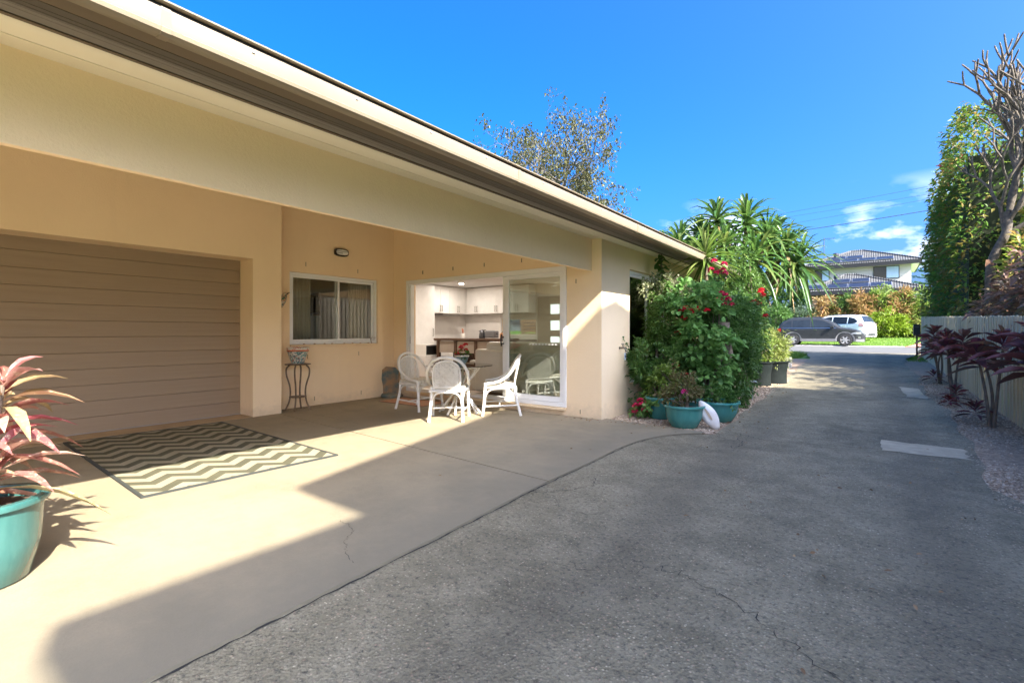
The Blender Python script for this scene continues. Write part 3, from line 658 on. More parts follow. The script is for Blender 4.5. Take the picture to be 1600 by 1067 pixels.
small('utensil_jar', 'white jar of wooden spoons on the island bench', 'jar', (-8.25, 8.95, 1.068), [('jar', MB().lathe([(.045, 0), (.055, .05), (.052, .12)], 14), WHITE, dict(smooth=50)), ('spoon', MB().tube([(0, 0, .02), (-.03, .01, .24)], [.006, .014], 6), MAT('spoon_wood', (.5, .2, .13), rough=.6), {}), ('spoon', MB().tube([(.01, 0, .02), (.03, -.02, .22)], [.006, .012], 6), _M['spoon_wood'], {})])
# sofa with its back to the door
LEA = MAT('cream_leather', (.66, .62, .52), (.60, .56, .47), rough=.4, scale=3, bstr=.15, bscale=30)
sofa = thing('sofa', 'cream leather sofa with its back turned to the sliding door', 'sofa', (-4.55, 6.85, .116))
MB().box((-1.10, -.42, .06), (1.1, -.2, .80)).build('back', LEA, sofa, bevel=.05, seg=4, smooth=60)
MB().box((-1.05, -.19, .1), (1.05, .45, .42)).build('seat', LEA, sofa, bevel=.05, seg=4, smooth=60)
for x in (-.9, .08): MB().box((x + .02, -.40, .70), (x + .96, -.16, .93)).build('head_cushion', LEA, sofa, bevel=.09, seg=5, smooth=70)
for x in (-1.25, 1.09): MB().box((x, -.40, .06), (x + .15, .45, .60)).build('arm', LEA, sofa, bevel=.04, seg=4, smooth=60)
# ceiling downlights, the first pair real, the rest added to light the room; pendant
for i, (x, y) in enumerate(((-7.55, 8.6), (-6.7, 8.2), (-8.9, 9.6), (-8.9, 7.4), (-5.6, 9.8), (-4.2, 9.6), (-4.2, 7.6))):
    t = thing('downlight', ['round lit downlight in the kitchen ceiling, the left of two', 'round lit downlight in the kitchen ceiling, the right of two', 'added fill downlight in the ceiling above the overhead cabinets', 'added fill downlight in the ceiling before the pantry cupboard', 'added fill downlight in the ceiling before the entry door', 'added fill downlight in the far right corner of the ceiling', 'added fill downlight in the ceiling over the sofa'][i], 'downlight', (x, y, 2.518), 0, 'kitchen downlights')
    MB().lathe([(.05, -.004), (.062, -.006), (.062, .0)], 20, cap0=False).build('trim_ring', WHITE, t); MB().lathe([(.048, -.003), (.01, -.003)], 20, cap0=False, cap1=True).build('lamp', EMIT('lamp_glow', (1, .90, .78), 130), t)
t = thing('ceiling_fan', 'white ceiling fan above the sofa behind the fixed glass', 'fan', (-5.2, 8.6, 2.52))
MB().tube([(0, 0, 0), (0, 0, -.25)], .015, 8).build('rod', WHITE, t); MB().lathe([(.03, -.25), (.09, -.27), (.09, -.33), (.03, -.36)], 16, cap1=True).build('hub', WHITE, t)
for k in range(3): MB().box((.08, -.06, -.31), (.6, .06, -.30)).xf(Matrix.Rotation(k * 2.094 + .3, 4, 'Z')).build('blade', WHITE, t, bevel=.003, seg=1)
# study behind the porch window
hp(struct(MB().box((-10.6, 2.2, .0), (-7.58, 6.24, .1)).build('floor', FLOOR))); hp(struct(MB().box((-10.6, 2.2, 2.52), (-7.58, 6.24, 2.56)).build('ceiling', CEIL)))
DW = MAT('study_wall', (.55, .47, .38), rough=.8)
hp(MB().box((-10.7, 2.2, .1), (-10.6, 6.24, 2.52)).build('interior_wall', DW)); hp(MB().box((-10.6, 2.1, .1), (-7.6, 2.2, 2.52)).build('interior_wall', DW)); hp(MB().box((-10.6, 6.2, .1), (-7.6, 6.255, 2.52)).build('interior_wall', DW))
CUR = MAT('curtain_cloth', (.75, .64, .46), (.68, .58, .42), rough=.9, scale=8)
def curtain(y0, y1, lab):
    n = 40; P = []
    for k in range(n + 1): P.append((-7.66 + .03 * math.sin(k * 1.3), y0 + (y1 - y0) * k / n))
    V = [(x, y, z) for z in (.75, 2.25) for x, y in P]; F = [(k, k+1, n+2+k, n+1+k) for k in range(n)]
    o = MB().add(V, F).build('curtain', CUR, smooth=180); s = o.modifiers.new('s', 'SOLIDIFY'); s.thickness = .006
    tag(o, lab, 'curtain', 'curtains of the porch window')
curtain(5.25, 5.64, 'narrow cream curtain drawn to the right edge of the porch window'); curtain(4.02, 4.5, 'cream pleated curtain behind the left half of the porch window')
bk = thing('bookcase', 'dark bookcase standing in the room behind the porch window', 'bookcase', (-10.3, 5.6, .1))
for x in ((-.3, -.6), (-.3, .56)): MB().box((x[0], x[1], 0), (.2, x[1] + .04, 2.0)).build('side', TIM, bk)
for k in range(6): MB().box((-.28, -.555, .05 + k * .37), (.19, .555, .09 + k * .37)).build('shelf', TIM, bk)
MB().box((-.3, -.555, .0), (-.285, .555, 2.0)).build('back', TIM, bk)
ch = small('desk_chair', 'white desk chair in the room behind the porch window', 'chair', (-8.6, 5.2, .1), [('seat', MB().box((-.22, -.22, .44), (.22, .22, .5)), WHITE, dict(bevel=.02)), ('backrest', MB().box((-.24, -.2, .6), (-.2, .2, 1.45)), WHITE, dict(bevel=.02)), ('post', MB().tube([(0, 0, .05), (0, 0, .44)], .03, 8), ST, {}), ('base', MB().lathe([(.26, 0), (.26, .03), (.04, .07)], 5), ST, {}), ('back_bar', MB().box((-.22, -.03, .46), (-.19, .03, .7)), ST, {})])
# ------------------------------------------------------------------ neighbour's house that shades the drive
nb = thing('neighbour_house', 'two storey gabled house beyond the fence that shades the driveway', 'house', (5, 4, 0))
NW = MAT('neighbour_render', (.60, .56, .50), rough=.85, bstr=.2); NR = MAT('neighbour_tiles', (.20, .13, .11), rough=.8, scale=10)
T = Matrix.Translation((-5, -4, 0))
def nbp(mb, nm, mt, par=None, **k): return mb.xf(T).build(nm, mt, par or nb, **k)
nbp(MB().prism([(-.2, 0), (8.05, 0), (8.05, 6.75), (3.92, 7.8), (-.2, 6.75)], 'x', 5.0, 13.0), 'wall', NW)
nbp(MB().prism([(-.77, 6.79), (3.92, 7.97), (8.6, 6.79), (8.6, 6.91), (3.92, 8.09), (-.77, 6.91)], 'x', 4.5, 13.4), 'roof', NR)
nbp(MB().box((4.75, -1.9, 0), (9, -.205, 5.95)), 'wing_wall', NW); nbp(MB().box((4.5, -2.0, 5.952), (9.2, -.5, 6.15)), 'wing_roof', NR)
for (y0, y1, z0, z1) in ((.8, 2.4, 4.2, 5.6), (5.2, 6.8, 4.2, 5.6), (1.0, 2.2, 1.0, 2.2), (5.4, 6.6, 1.0, 2.2)):
    w = nbp(MB().box((4.95, y0, z0), (4.998, y1, z1)), 'window', WHITE); nbp(MB().box((4.94, y0 + .06, z0 + .06), (4.949, y1 - .06, z1 - .06)), 'pane', ST, w)

# ------------------------------------------------------------------ paling fence
fence = thing('paling_fence', 'weathered grey green timber paling fence along the right of the driveway', 'fence', (1.45, 4, 0))
def m_pal():
    m, nt, b = nodes_mat('weathered_paling'); v = coords(nt, 'Object', (3, 3, .35)); oi = nt.nodes.new('ShaderNodeObjectInfo')
    c = mixc(nt, ramp(nt, noise(nt, v, 9, 7, .7), .3, .7), (.68, .56, .36), (.52, .44, .28)); c = mixc(nt, ramp(nt, oi.outputs['Random'], 0, 1, 0, .45), c, (.38, .34, .25))
    nt.links.new(c, b.inputs['Base Color']); b.inputs['Roughness'].default_value = .9; bump(nt, b, noise(nt, v, 14, 6, .7), .4, .006); return m
PAL = m_pal()
pal_me = MB().prism([(-.046, 0), (.046, 0), (.046, .99), (.03, 1.0), (-.03, 1.0), (-.046, .99)], 'x', -.008, .008).build('paling', PAL).data
bpy.data.objects.remove(bpy.data.objects['paling'])
y = 4.05
while y < 25.1:
    o = bpy.data.objects.new('paling', pal_me); COL.objects.link(o); o.parent = fence
    top = 1.416 + .0254 * (y - 8.7) if y > 6 else 1.35
    g = gz(y) - .04; o.location = (random.uniform(-.003, .003) + (.016 if int(y * 10) % 2 else 0), y - 4, g); o.scale = (1, random.uniform(.96, 1.03), top - g + random.uniform(-.012, .008))
    o.rotation_euler = (random.uniform(-.006, .006), 0, random.uniform(-.02, .02)); y += .098
for h in (.3, 1.1):
    V = []; 
    for yy in (4, 25.15): V += [(.03, yy - 4, gz(yy) + h), (.07, yy - 4, gz(yy) + h), (.07, yy - 4, gz(yy) + h + .075), (.03, yy - 4, gz(yy) + h + .075)]
    MB().add(V, [(0,1,2,3)[::-1], (4,5,6,7), (0,1,5,4), (1,2,6,5), (2,3,7,6), (3,0,4,7)]).build('rail', PAL, fence)
for k in range(9): MB().box((.075, .1 + k * 2.6, gz(4.1 + k*2.6) - .1), (.17, .2 + k * 2.6, gz(4.1 + k*2.6) + 1.3)).build('post', PAL, fence)
lb = thing('letterbox', 'black letterbox at the street end of the paling fence', 'letterbox', (1.33, 25.35, gz(25.3) - .03))
MB().box((-.03, -.03, 0), (.03, .03, .85)).build('post', BLACK, lb); MB().box((-.11, -.14, .85), (.10, .14, 1.30)).build('box', BLACK, lb, bevel=.01); MB().box((-.08, -.15, 1.18), (.07, -.141, 1.21)).build('slot', ST, lb)

# ------------------------------------------------------------------ rug with zigzag stripes
def m_rug():
    m, nt, b = nodes_mat('chevron_weave'); v = coords(nt); s = N(nt, 'ShaderNodeSeparateXYZ'); nt.links.new(v, s.inputs[0])
    def M(op, a, bb=None, cc=None):
        n = N(nt, 'ShaderNodeMath', operation=op)
        for i, q in enumerate((a, bb, cc)):
            if q is None: continue
            if isinstance(q, (int, float)): n.inputs[i].default_value = q
            else: nt.links.new(q, n.inputs[i])
        return n.outputs[0]
    z = M('PINGPONG', s.outputs[1], .155)                       # zigzag along the rug's length
    q = M('ADD', s.outputs[0], M('MULTIPLY', z, 1.0))
    f = M('GREATER_THAN', M('FRACT', M('DIVIDE', M('ADD', q, 10), .247)), .5)
    wv = noise(nt, coords(nt, 'Object', (4, 90, 1)), 3, 5, .7)
    c = mixc(nt, f, (.34, .30, .21), (.085, .082, .05)); c = mixc(nt, ramp(nt, wv, .35, .7, 0, .35), c, (.07, .065, .05))
    c = mixc(nt, ramp(nt, noise(nt, v, 2.4, 5), .4, .7, 0, .25), c, (.17, .16, .09))
    nt.links.new(c, b.inputs['Base Color']); b.inputs['Roughness'].default_value = .95; b.inputs['Specular IOR Level'].default_value = .15
    bump(nt, b, wv, .5, .004); return m
rug = thing('outdoor_rug', 'flat woven outdoor rug with dark and cream zigzag stripes before the garage door', 'rug', (-5.56, 2.0, .0145), R(-1.8))
MB().box((-1.36, -.755, 0), (1.36, .755, .010)).build('weave', m_rug(), rug)
BIND = MAT('rug_binding', (.035, .04, .035), rough=.8)
for a, b in (((-1.385, -.78, .0), (1.385, -.755, .013)), ((-1.385, .755, 0), (1.385, .78, .013)), ((-1.385, -.755, 0), (-1.36, .755, .013)), ((1.36, -.755, 0), (1.385, .755, .013))): MB().box(a, b).build('binding', BIND, rug)

# ------------------------------------------------------------------ rattan chairs and glass table
RAT = MAT('white_rattan', (.78, .75, .68), (.70, .67, .60), rough=.45, scale=14, bstr=.12, bscale=60)
WEAVE = MAT('white_weave', (.74, .71, .64), (.64, .61, .54), rough=.6, scale=30)
def m_check():
    m, nt, b = nodes_mat('check_cloth'); v = coords(nt); s = N(nt, 'ShaderNodeSeparateXYZ'); nt.links.new(v, s.inputs[0]); o = []
    for i in (0, 1):
        n = N(nt, 'ShaderNodeMath', operation='PINGPONG'); n.inputs[1].default_value = .035; nt.links.new(s.outputs[i], n.inputs[0])
        g = N(nt, 'ShaderNodeMath', operation='GREATER_THAN'); g.inputs[1].default_value = .0175; nt.links.new(n.outputs[0], g.inputs[0]); o.append(g.outputs[0])
    c = mixc(nt, o[0], (.78, .74, .64), (.52, .47, .36)); c = mixc(nt, o[1], c, (.48, .43, .33)); c = mixc(nt, .35, c, (.7, .66, .56))
    nt.links.new(c, b.inputs['Base Color']); b.inputs['Roughness'].default_value = .9; return m
CHK = m_check()
def make_chair(label):
    t = thing('rattan_chair', label, 'chair', group='white rattan chairs round the glass table')
    half = [(.262, .235, .455), (.272, .06, .485), (.278, -.08, .56), (.268, -.17, .67), (.20, -.235, .79), (.095, -.272, .845), (0, -.28, .86)]
    full = half + [(-x, y, z) for x, y, z in half[-2::-1]]
    MB().tube(smooth_path(full, 5), .021, 10).build('back_hoop', RAT, t, smooth=70)
    inner = [(.17, -.19, .43), (.185, -.215, .58), (.17, -.245, .72), (.10, -.268, .79), (0, -.275, .81)]; full = inner + [(-x, y, z) for x, y, z in inner[-2::-1]]
    MB().tube(smooth_path(full, 5), .013, 8).build('back_frame', RAT, t, smooth=70)
    MB().tube([(-.175, -.19, .455), (.175, -.19, .455)], .013, 8).build('back_rail', RAT, t, smooth=70)
    m = MB()                                                   # woven panel: strands over and under upright stakes
    def yb(z): return -.19 - (z - .43) * .225
    for k in range(27):
        z = .468 + k * .0125; w = .168 if z < .66 else .168 * math.sqrt(max(.02, 1 - ((z - .66) / .155) ** 2)); nn = 24
        pts = [(-w + 2*w*i/nn, yb(z) + .005 * math.cos(math.pi * (i * 14 / nn + k)) , z + .002 * math.sin(i * .9 + k)) for i in range(nn + 1)]
        m.tube(pts, .0058, 4)
    for i in range(9):
        x = -.15 + i * .0375; zt = .66 + .15 * math.sqrt(max(0, 1 - (x / .17) ** 2)); m.tube([(x, yb(.46), .46), (x, yb(zt), zt)], .004, 4)
    m.build('woven_back', WEAVE, t, smooth=70)['kind'] = 'stuff'
    ring = [(.25*sx, sy, .405) for sx, sy in ((1, .22), (.9, -.2), (-.9, -.2), (-1, .22))]
    MB().tube([ring[0], ring[1]], .019, 8).tube([ring[1], ring[2]], .019, 8).tube([ring[2], ring[3]], .019, 8).tube([ring[3], ring[0]], .019, 8).build('seat_frame', RAT, t, smooth=60)
    MB().box((-.235, -.19, .415), (.235, .225, .465)).build('cushion', CHK, t, bevel=.022, seg=4, smooth=70)
    for sx in (-1, 1):
        MB().tube(smooth_path([(.25*sx, .225, .455), (.252*sx, .24, .2), (.258*sx, .262, 0)], 4), .021, 10).build('leg', RAT, t, smooth=60)
        MB().tube(smooth_path([(.205*sx, -.19, .455), (.21*sx, -.215, .25), (.225*sx, -.285, 0)], 4), .021, 10).build('leg', RAT, t, smooth=60)
        MB().tube(smooth_path([(.245*sx, .235, .16), (.245*sx, .215, .30), (.24*sx, .14, .375), (.23*sx, .0, .385), (.225*sx, -.1, .375), (.215*sx, -.19, .30), (.215*sx, -.235, .16)], 4), .012, 8).build('brace', RAT, t, smooth=60)
        MB().tube([(.255*sx, .25, .14), (.218*sx, -.245, .15)], .012, 8).build('stretcher', RAT, t, smooth=60)
    for yy, w in ((.235, .245), (-.222, .205)):
        MB().tube(smooth_path([(-w, yy - .01*np.sign(yy), .2), (-w + .02, yy, .31), (-w*.6, yy, .375), (0, yy, .388), (w*.6, yy, .375), (w - .02, yy, .31), (w, yy, .2)], 4), .012, 8).build('brace', RAT, t, smooth=60)
    MB().tube(smooth_path([(-.236, .02, .145), (0, .02, .15), (.236, .02, .145)], 3), .012, 8).build('stretcher', RAT, t, smooth=60)
    return t
c1 = make_chair('white rattan chair with its woven back to the camera, legs in the sun')
c1.location = (-4.72, 4.83, .014); c1.rotation_euler = (0, 0, R(37))
c2 = copy_tree(c1); c2['label'] = 'white rattan chair in the shade on the left of the glass table'; c2.location = (-5.72, 5.2, .014); c2.rotation_euler = (0, 0, R(-88))
c3 = copy_tree(c1); c3['label'] = 'white rattan chair seen from the side against the fixed glass door'; c3.location = (-4.42, 5.62, .014); c3.rotation_euler = (0, 0, R(128))
tb = thing('glass_table', 'round glass topped table on a splayed white rattan base', 'table', (-4.98, 5.33, .014), .35)
def m_tglass():
    m = GLASS('table_glass', (.80, .88, .85), 1.6); return m
MB().lathe([(.0, .695), (.49, .695), (.5, .699), (.5, .706), (.49, .71), (.0, .71)], 64, cap0=False).build('glass_top', m_tglass(), tb)
for k in range(4):
    a = k * math.pi / 2
    for da in (-.17, .17):
        p = [(r * math.cos(a + da * s), r * math.sin(a + da * s), z) for r, z, s in ((.30, .672, 1.4), (.17, .5, .8), (.075, .36, .3), (.18, .18, -.6), (.31, .0, -1.2))]
        MB().tube(smooth_path(p, 4), .017, 8).build('leg', RAT, tb, smooth=60)
MB().tube([(.30 * math.cos(i*.2618), .30 * math.sin(i*.2618), .68) for i in range(24)], .015, 8, closed=True).build('top_ring', RAT, tb, smooth=60)
MB().tube([(.09 * math.cos(i*.5236), .09 * math.sin(i*.5236), .36) for i in range(12)], .016, 8, closed=True).build('binding_ring', RAT, tb, smooth=60)
# flowers in their pot
def flower_heads(name, C, r, n, mat, parent, k=14):
    for c in C:                                              # every flower head is a part of its own
        d = dirs(n); d[:, 2] = np.abs(d[:, 2]) * .8 - .1
        leaves(name.rstrip('s'), np.array(c) + d * r * .55, d + rng.normal(0, .4, (n, 3)), r * .9, r * .8, mat, parent, prof=OVAL, droop=.1)
REDF = LEAF('red_petal', [(.62, .012, .03), (.75, .03, .05), (.5, .008, .03)], rough=.6, trans=.25); PINKF = LEAF('crimson_petal', [(.60, .01, .08), (.72, .04, .14), (.45, .005, .04)], rough=.6, trans=.25)
def m_mosaic(name, cs):
    m, nt, b = nodes_mat(name); v = coords(nt); vo = N(nt, 'ShaderNodeTexVoronoi'); vo.inputs['Scale'].default_value = 42; nt.links.new(v, vo.inputs[0])
    sp_ = N(nt, 'ShaderNodeSeparateColor'); nt.links.new(vo.outputs['Color'], sp_.inputs[0]); r_ = nt.nodes.new('ShaderNodeValToRGB'); r_.color_ramp.interpolation = 'CONSTANT'; e = r_.color_ramp.elements
    while len(e) < len(cs): e.new(.5)
    for i, c in enumerate(cs): e[i].position = i / len(cs); e[i].color = c4(c)
    nt.links.new(sp_.outputs[0], r_.inputs[0]); d = N(nt, 'ShaderNodeTexVoronoi', feature='DISTANCE_TO_EDGE'); d.inputs['Scale'].default_value = 42; nt.links.new(v, d.inputs[0])
    c = mixc(nt, ramp(nt, d.outputs[0], .03, .08, 1, 0), r_.outputs[0], (.55, .50, .42)); nt.links.new(c, b.inputs['Base Color']); b.inputs['Roughness'].default_value = .3; bump(nt, b, d.outputs[0], .3, .004); return m
MOS = m_mosaic('mosaic_tiles', [(.05, .18, .17), (.50, .47, .40), (.03, .09, .13), (.12, .30, .25), (.62, .58, .5), (.30, .10, .05)])
fp = thing('flower_pot', 'small teal mosaic pot of red flowers on the glass table', 'flower pot', (-5.0, 5.40, .7245))
MB().lathe([(.05, 0), (.085, .05), (.10, .11), (.108, .115), (.108, .13), (.09, .13), (.085, .09)], 24).build('pot', MAT('blue_glaze', (.16, .28, .30), (.30, .36, .34), rough=.3, scale=25), fp, smooth=50)
MB().lathe([(.11, .118), (.113, .135), (.092, .137)], 24, cap0=False).build('rim', TRIM, fp, smooth=50)
flower_heads('flowers', [(.0, 0, .26), (.05, .03, .21), (-.05, .02, .20), (-.09, -.01, .15), (.03, -.05, .25), (.02, .06, .29)], .035, 22, REDF, fp)
P_, D_ = crown_points((0, 0, .15), (.10, .10, .07), 60, 10); leaves('leaves', P_, D_, .05, .035, LEAF('bright_green', [(.07, .16, .02), (.11, .22, .03)]), fp)

# ------------------------------------------------------------------ porch small things
bl = thing('bulkhead_light', 'oval black framed bulkhead lamp on the wall above the porch window', 'lamp', (WX, 4.89, 2.575))
def oval(w, h, x0, x1, n=32):
    m = MB(); P = []
    for i in range(n):
        a = 2 * math.pi * i / n; ca, sa = math.cos(a), math.sin(a); P.append((math.copysign(abs(ca) ** .7, ca) * w, math.copysign(abs(sa) ** .7, sa) * h))
    return m.prism(P, 'x', x0, x1)
oval(.135, .068, .001, .045).build('housing', BLACK, bl, bevel=.008); oval(.112, .046, .046, .06).build('diffuser', MAT('opal_glass', (.85, .85, .80), rough=.3), bl, bevel=.006)
MB().box((.0605, -.115, .010), (.066, .115, .016)).build('grille_bar', BLACK, bl); MB().box((.0605, -.115, -.020), (.066, .0, -.014)).build('grille_bar', BLACK, bl)
IRON = MAT('rusty_bronze', (.22, .15, .09), (.13, .085, .05), rough=.55, scale=20, metal=.4)
ps = thing('plant_stand', 'bronze plant stand with curved legs beside the garage pillar', 'plant stand', (-7.10, 3.98, .014), .3)
MB().lathe([(.175, .695), (.185, .70), (.185, .712), (.16, .716), (0, .716)], 8, cap0=True).build('top', IRON, ps); MB().lathe([(.12, .20), (.125, .205), (.125, .215), (0, .215)], 8).build('lower_shelf', IRON, ps)
for k in range(4):
    a = k * math.pi / 2 + .5; p = [(r * math.cos(a), r * math.sin(a), z) for r, z in ((.12, .69), (.165, .64), (.165, .54), (.12, .38), (.11, .25), (.13, .12), (.185, .0))]
    MB().tube(smooth_path(p, 4), [.013] * 0 or .012, 6).build('leg', IRON, ps, smooth=60)
mp_ = thing('mosaic_pot', 'mosaic tiled pot with orange rim on the bronze plant stand', 'pot', (-7.10, 3.98, .7305))
MB().lathe([(.085, 0), (.10, .03), (.135, .14), (.150, .185)], 28).build('bowl', MOS, mp_, smooth=60); MB().lathe([(.15, .185), (.158, .19), (.158, .20), (.153, .21)], 28, cap0=False).build('orange_band', MAT('orange_glaze', (.50, .13, .05), rough=.4), mp_, smooth=60); MB().lathe([(.156, .211), (.165, .245), (.15, .25), (.14, .2), (.10, .1), (0, .09)], 28, cap0=False).build('rim', m_mosaic('rim_tiles', [(.6, .55, .45), (.5, .15, .06), (.65, .6, .5), (.55, .5, .4)]), mp_, smooth=60)
bd = thing('bird_ornament', 'small painted bird ornament hung on the side of the garage pillar', 'ornament', (-7.14, 3.72, 1.60))
BR = m_mosaic('painted_feather', [(.25, .08, .03), (.45, .2, .05), (.05, .12, .06), (.5, .45, .35)])
MB().tube(smooth_path([(-.0, .0, -.04), (0, .02, .03), (0, .05, .11), (0, .075, .17), (0, .10, .20)], 4), [.012, .02, .03, .035, .04, .045, .048, .05, .05, .046, .043, .04, .036, .03, .024, .02, .01], 10).build('body', BR, bd, smooth=70); MB().tube([(0, .10, .185), (0, .155, .215)], [.014, .003], 6).build('beak', BLACK, bd); MB().tube([(0, -.04, .06), (0, .02, .08)], .006, 6).build('hook', IRON, bd)
cs = thing('carved_slab', 'mottled terracotta and verdigris carved slab leaning in the porch corner', 'ornament', (-7.18, 5.84, .014), R(35))
P = [(-.15, 0), (.15, 0), (.17, .1), (.145, .3), (.16, .48), (.10, .56), (-.08, .57), (-.14, .52), (-.16, .35), (-.14, .2)]
o = MB().prism([(p[0], p[1]) for p in P], 'y', -.03, .03).build('slab', MAT('terracotta_patina', (.36, .22, .11), (.10, .15, .14), rough=.8, scale=5, bstr=.6, bscale=16, lo=.42, hi=.6), cs, bevel=.015); o.rotation_euler = (R(9), 0, 0)
MB().lathe([(.20, 0), (.21, .03), (.17, .07), (0, .08)], 9, wob=.12).build('base', MAT('verdigris', (.12, .17, .15), (.22, .18, .12), rough=.9, scale=9, bstr=.5, bscale=20), cs)
dm = thing('door_mat', 'thin rust coloured mat on the porch by the sliding door', 'mat', (-6.25, 5.62, .0145), R(2))
MB().box((-.62, -.27, 0), (.42, .27, .008)).build('weave', MAT('rust_mat', (.30, .12, .06), (.38, .2, .1), rough=.95, scale=8, sc3=(1, 9, 1)), dm); MB().box((-.64, -.29, -.0005), (.44, .29, .004)).build('border', MAT('mat_border', (.13, .06, .04), rough=.95), dm)
SH = MAT('shell', (.62, .50, .40), (.45, .30, .2), rough=.4, scale=30)
for k, yy in enumerate((4.22, 4.40, 4.58, 4.72, 4.95, 5.12, 5.28, 5.45)):
    lab = ['first', 'second', 'third', 'fourth', 'fifth', 'sixth', 'seventh', 'eighth'][k]
    t = thing('seashell', f'small seashell on the porch window sill, {lab} from the garage pillar', 'seashell', (WX + .012, yy, 1.0105), k * 1.3, 'shells along the window sill')
    MB().lathe([(.004, 0), (.016, .003), (.018, .010), (.010, .018), (.002, .021)], 10, wob=.15).build('shell', SH, t, smooth=60)
dc = thing('dried_coral', 'dry branching coral standing at the right end of the window sill', 'ornament', (WX + .012, 5.52, 1.0105))
def twigs(m, p, d, L, r, depth, spread=.6, out=None, up=0, nmin=2, nmax=3, bend=.15, seg=4, taper=.7, n=5):
    p = np.array(p, float); d = unit(np.array(d, float)); pts = [p]
    for k in range(seg):
        d = unit(d + rng.normal(0, bend, 3) + np.array([0, 0, up])); pts.append(pts[-1] + d * L / seg)
    rs = list(np.linspace(r, r * taper, seg + 1)); m.tube(pts, rs, n, cap=True)
    if out is not None: out.append((pts[-1], d, depth, pts))
    if depth > 0:
        for k in range(random.randint(nmin, nmax)):
            twigs(m, pts[-1] if k == 0 else pts[random.randint(max(1, seg - 2), seg)], d + rng.normal(0, spread, 3), L * random.uniform(.6, .85), r * taper * .8, depth - 1, spread, out, up, nmin, nmax, bend, seg, taper, n)
m = MB(); twigs(m, (0, 0, 0), (0, 0, 1), .09, .006, 4, .55, up=.05, seg=2, n=4); m.build('branches', IRON, dc)
tp = thing('garden_tap', 'brass garden tap with a hanging tag on the side wall', 'tap', (-3.0, 6.62, .98))
m = MB().tube([(.0, 0, 0), (.07, 0, 0), (.095, 0, -.015), (.10, 0, -.05)], [.014, .014, .013, .011], 8); m.build('spout', MAT('dull_brass', (.20, .17, .13), rough=.4, metal=.8), tp, smooth=60)
MB().lathe([(.02, 0), (.02, .004)], 10, cap1=True).xf(Matrix.Rotation(R(90), 4, 'Y')).build('flange', _M['dull_brass'], tp); MB().tube([(.055, 0, .0), (.055, 0, .05)], .008, 6).build('stem', _M['dull_brass'], tp); MB().tube([(.055, -.04, .055), (.055, .04, .055)], .008, 6).build('handle', _M['dull_brass'], tp)
MB().box((.085, -.022, -.17), (.09, .022, -.07)).build('tag', MAT('tag_white', (.65, .68, .72), rough=.5), tp); MB().box((.0902, -.018, -.14), (.0915, .018, -.10)).build('tag_print', MAT('tag_blue', (.05, .09, .2), rough=.5), tp)
# ------------------------------------------------------------------ planting
TEAL = None
def m_glaze(name, a, b_, rim):
    m, nt, b = nodes_mat(name); v = coords(nt); s = N(nt, 'ShaderNodeSeparateXYZ'); nt.links.new(v, s.inputs[0])
    c = mixc(nt, ramp(nt, noise(nt, coords(nt, 'Object', (1, 1, .25)), 9, 6, .65), .35, .7), a, b_)
    c = mixc(nt, ramp(nt, noise(nt, coords(nt, 'Object', (1, 1, .12)), 30, 4, .6), .68, .74, 0, .5), c, rim)
    nt.links.new(c, b.inputs['Base Color']); b.inputs['Roughness'].default_value = .22; b.inputs['Coat Weight'].default_value = .3
    bump(nt, b, noise(nt, v, 18, 3), .08, .01); return m
TEAL = m_glaze('teal_glaze', (.045, .21, .185), (.07, .27, .23), (.05, .14, .12)); TEAL2 = m_glaze('aqua_glaze', (.032, .115, .105), (.055, .16, .14), (.06, .12, .10))
SOIL = MAT('soil', (.10, .06, .035), (.05, .03, .02), rough=1, scale=30, bstr=.8, bscale=60)
BPOT = MAT('black_plastic', (.010, .014, .013), (.016, .02, .019), rough=.8, spec=.08)
BARK = MAT('bark', (.20, .155, .11), (.12, .09, .065), rough=.9, scale=9, bstr=.7, bscale=25)
G1 = LEAF('leaf_mid', [(.075, .16, .03), (.12, .22, .042), (.06, .13, .025), (.17, .27, .055)], trans=.42)
G2 = LEAF('leaf_dark', [(.065, .15, .032), (.105, .21, .045), (.08, .17, .038), (.15, .25, .055)], rough=.33, trans=.45)
G3 = LEAF('leaf_light', [(.18, .29, .04), (.25, .35, .06), (.13, .23, .035), (.30, .36, .10)], trans=.42)
G4 = LEAF('leaf_yellow', [(.20, .24, .05), (.30, .30, .08), (.12, .17, .03), (.26, .20, .06)])
G5 = LEAF('leaf_grey', [(.08, .13, .06), (.11, .16, .09), (.06, .10, .045)])
PLUM = LEAF('leaf_plum', [(.15, .045, .042), (.21, .055, .05), (.10, .045, .04), (.22, .13, .07), (.17, .045, .07)], rough=.42, trans=.35)
PLUM2 = LEAF('leaf_bronze', [(.24, .13, .09), (.31, .18, .12), (.17, .12, .085), (.25, .21, .11)], rough=.4, trans=.38)
def pot(t, r, h, mat, rim=.012, base=.68, n=40, bulge=.04, rimh=.035):
    MB().lathe([(r*base, 0), (r*(base+.06), .01), (r*(.86+bulge), h*.45), (r*.95, h*.8), (r*.97, h - rimh)], n).build('body', mat, t, smooth=50)
    MB().lathe([(r*.97, h - rimh), (r + rim, h - rimh*.85), (r + rim*1.3, h - rimh*.4), (r + rim, h), (r*.93, h), (r*.90, h - rimh), (r*.88, h*.8)], n, cap0=False).build('rim', mat, t, smooth=60)
    MB().lathe([(r*.90, h*.86), (r*.5, h*.88), (0, h*.87)], 24, cap0=False).build('soil', SOIL, t)
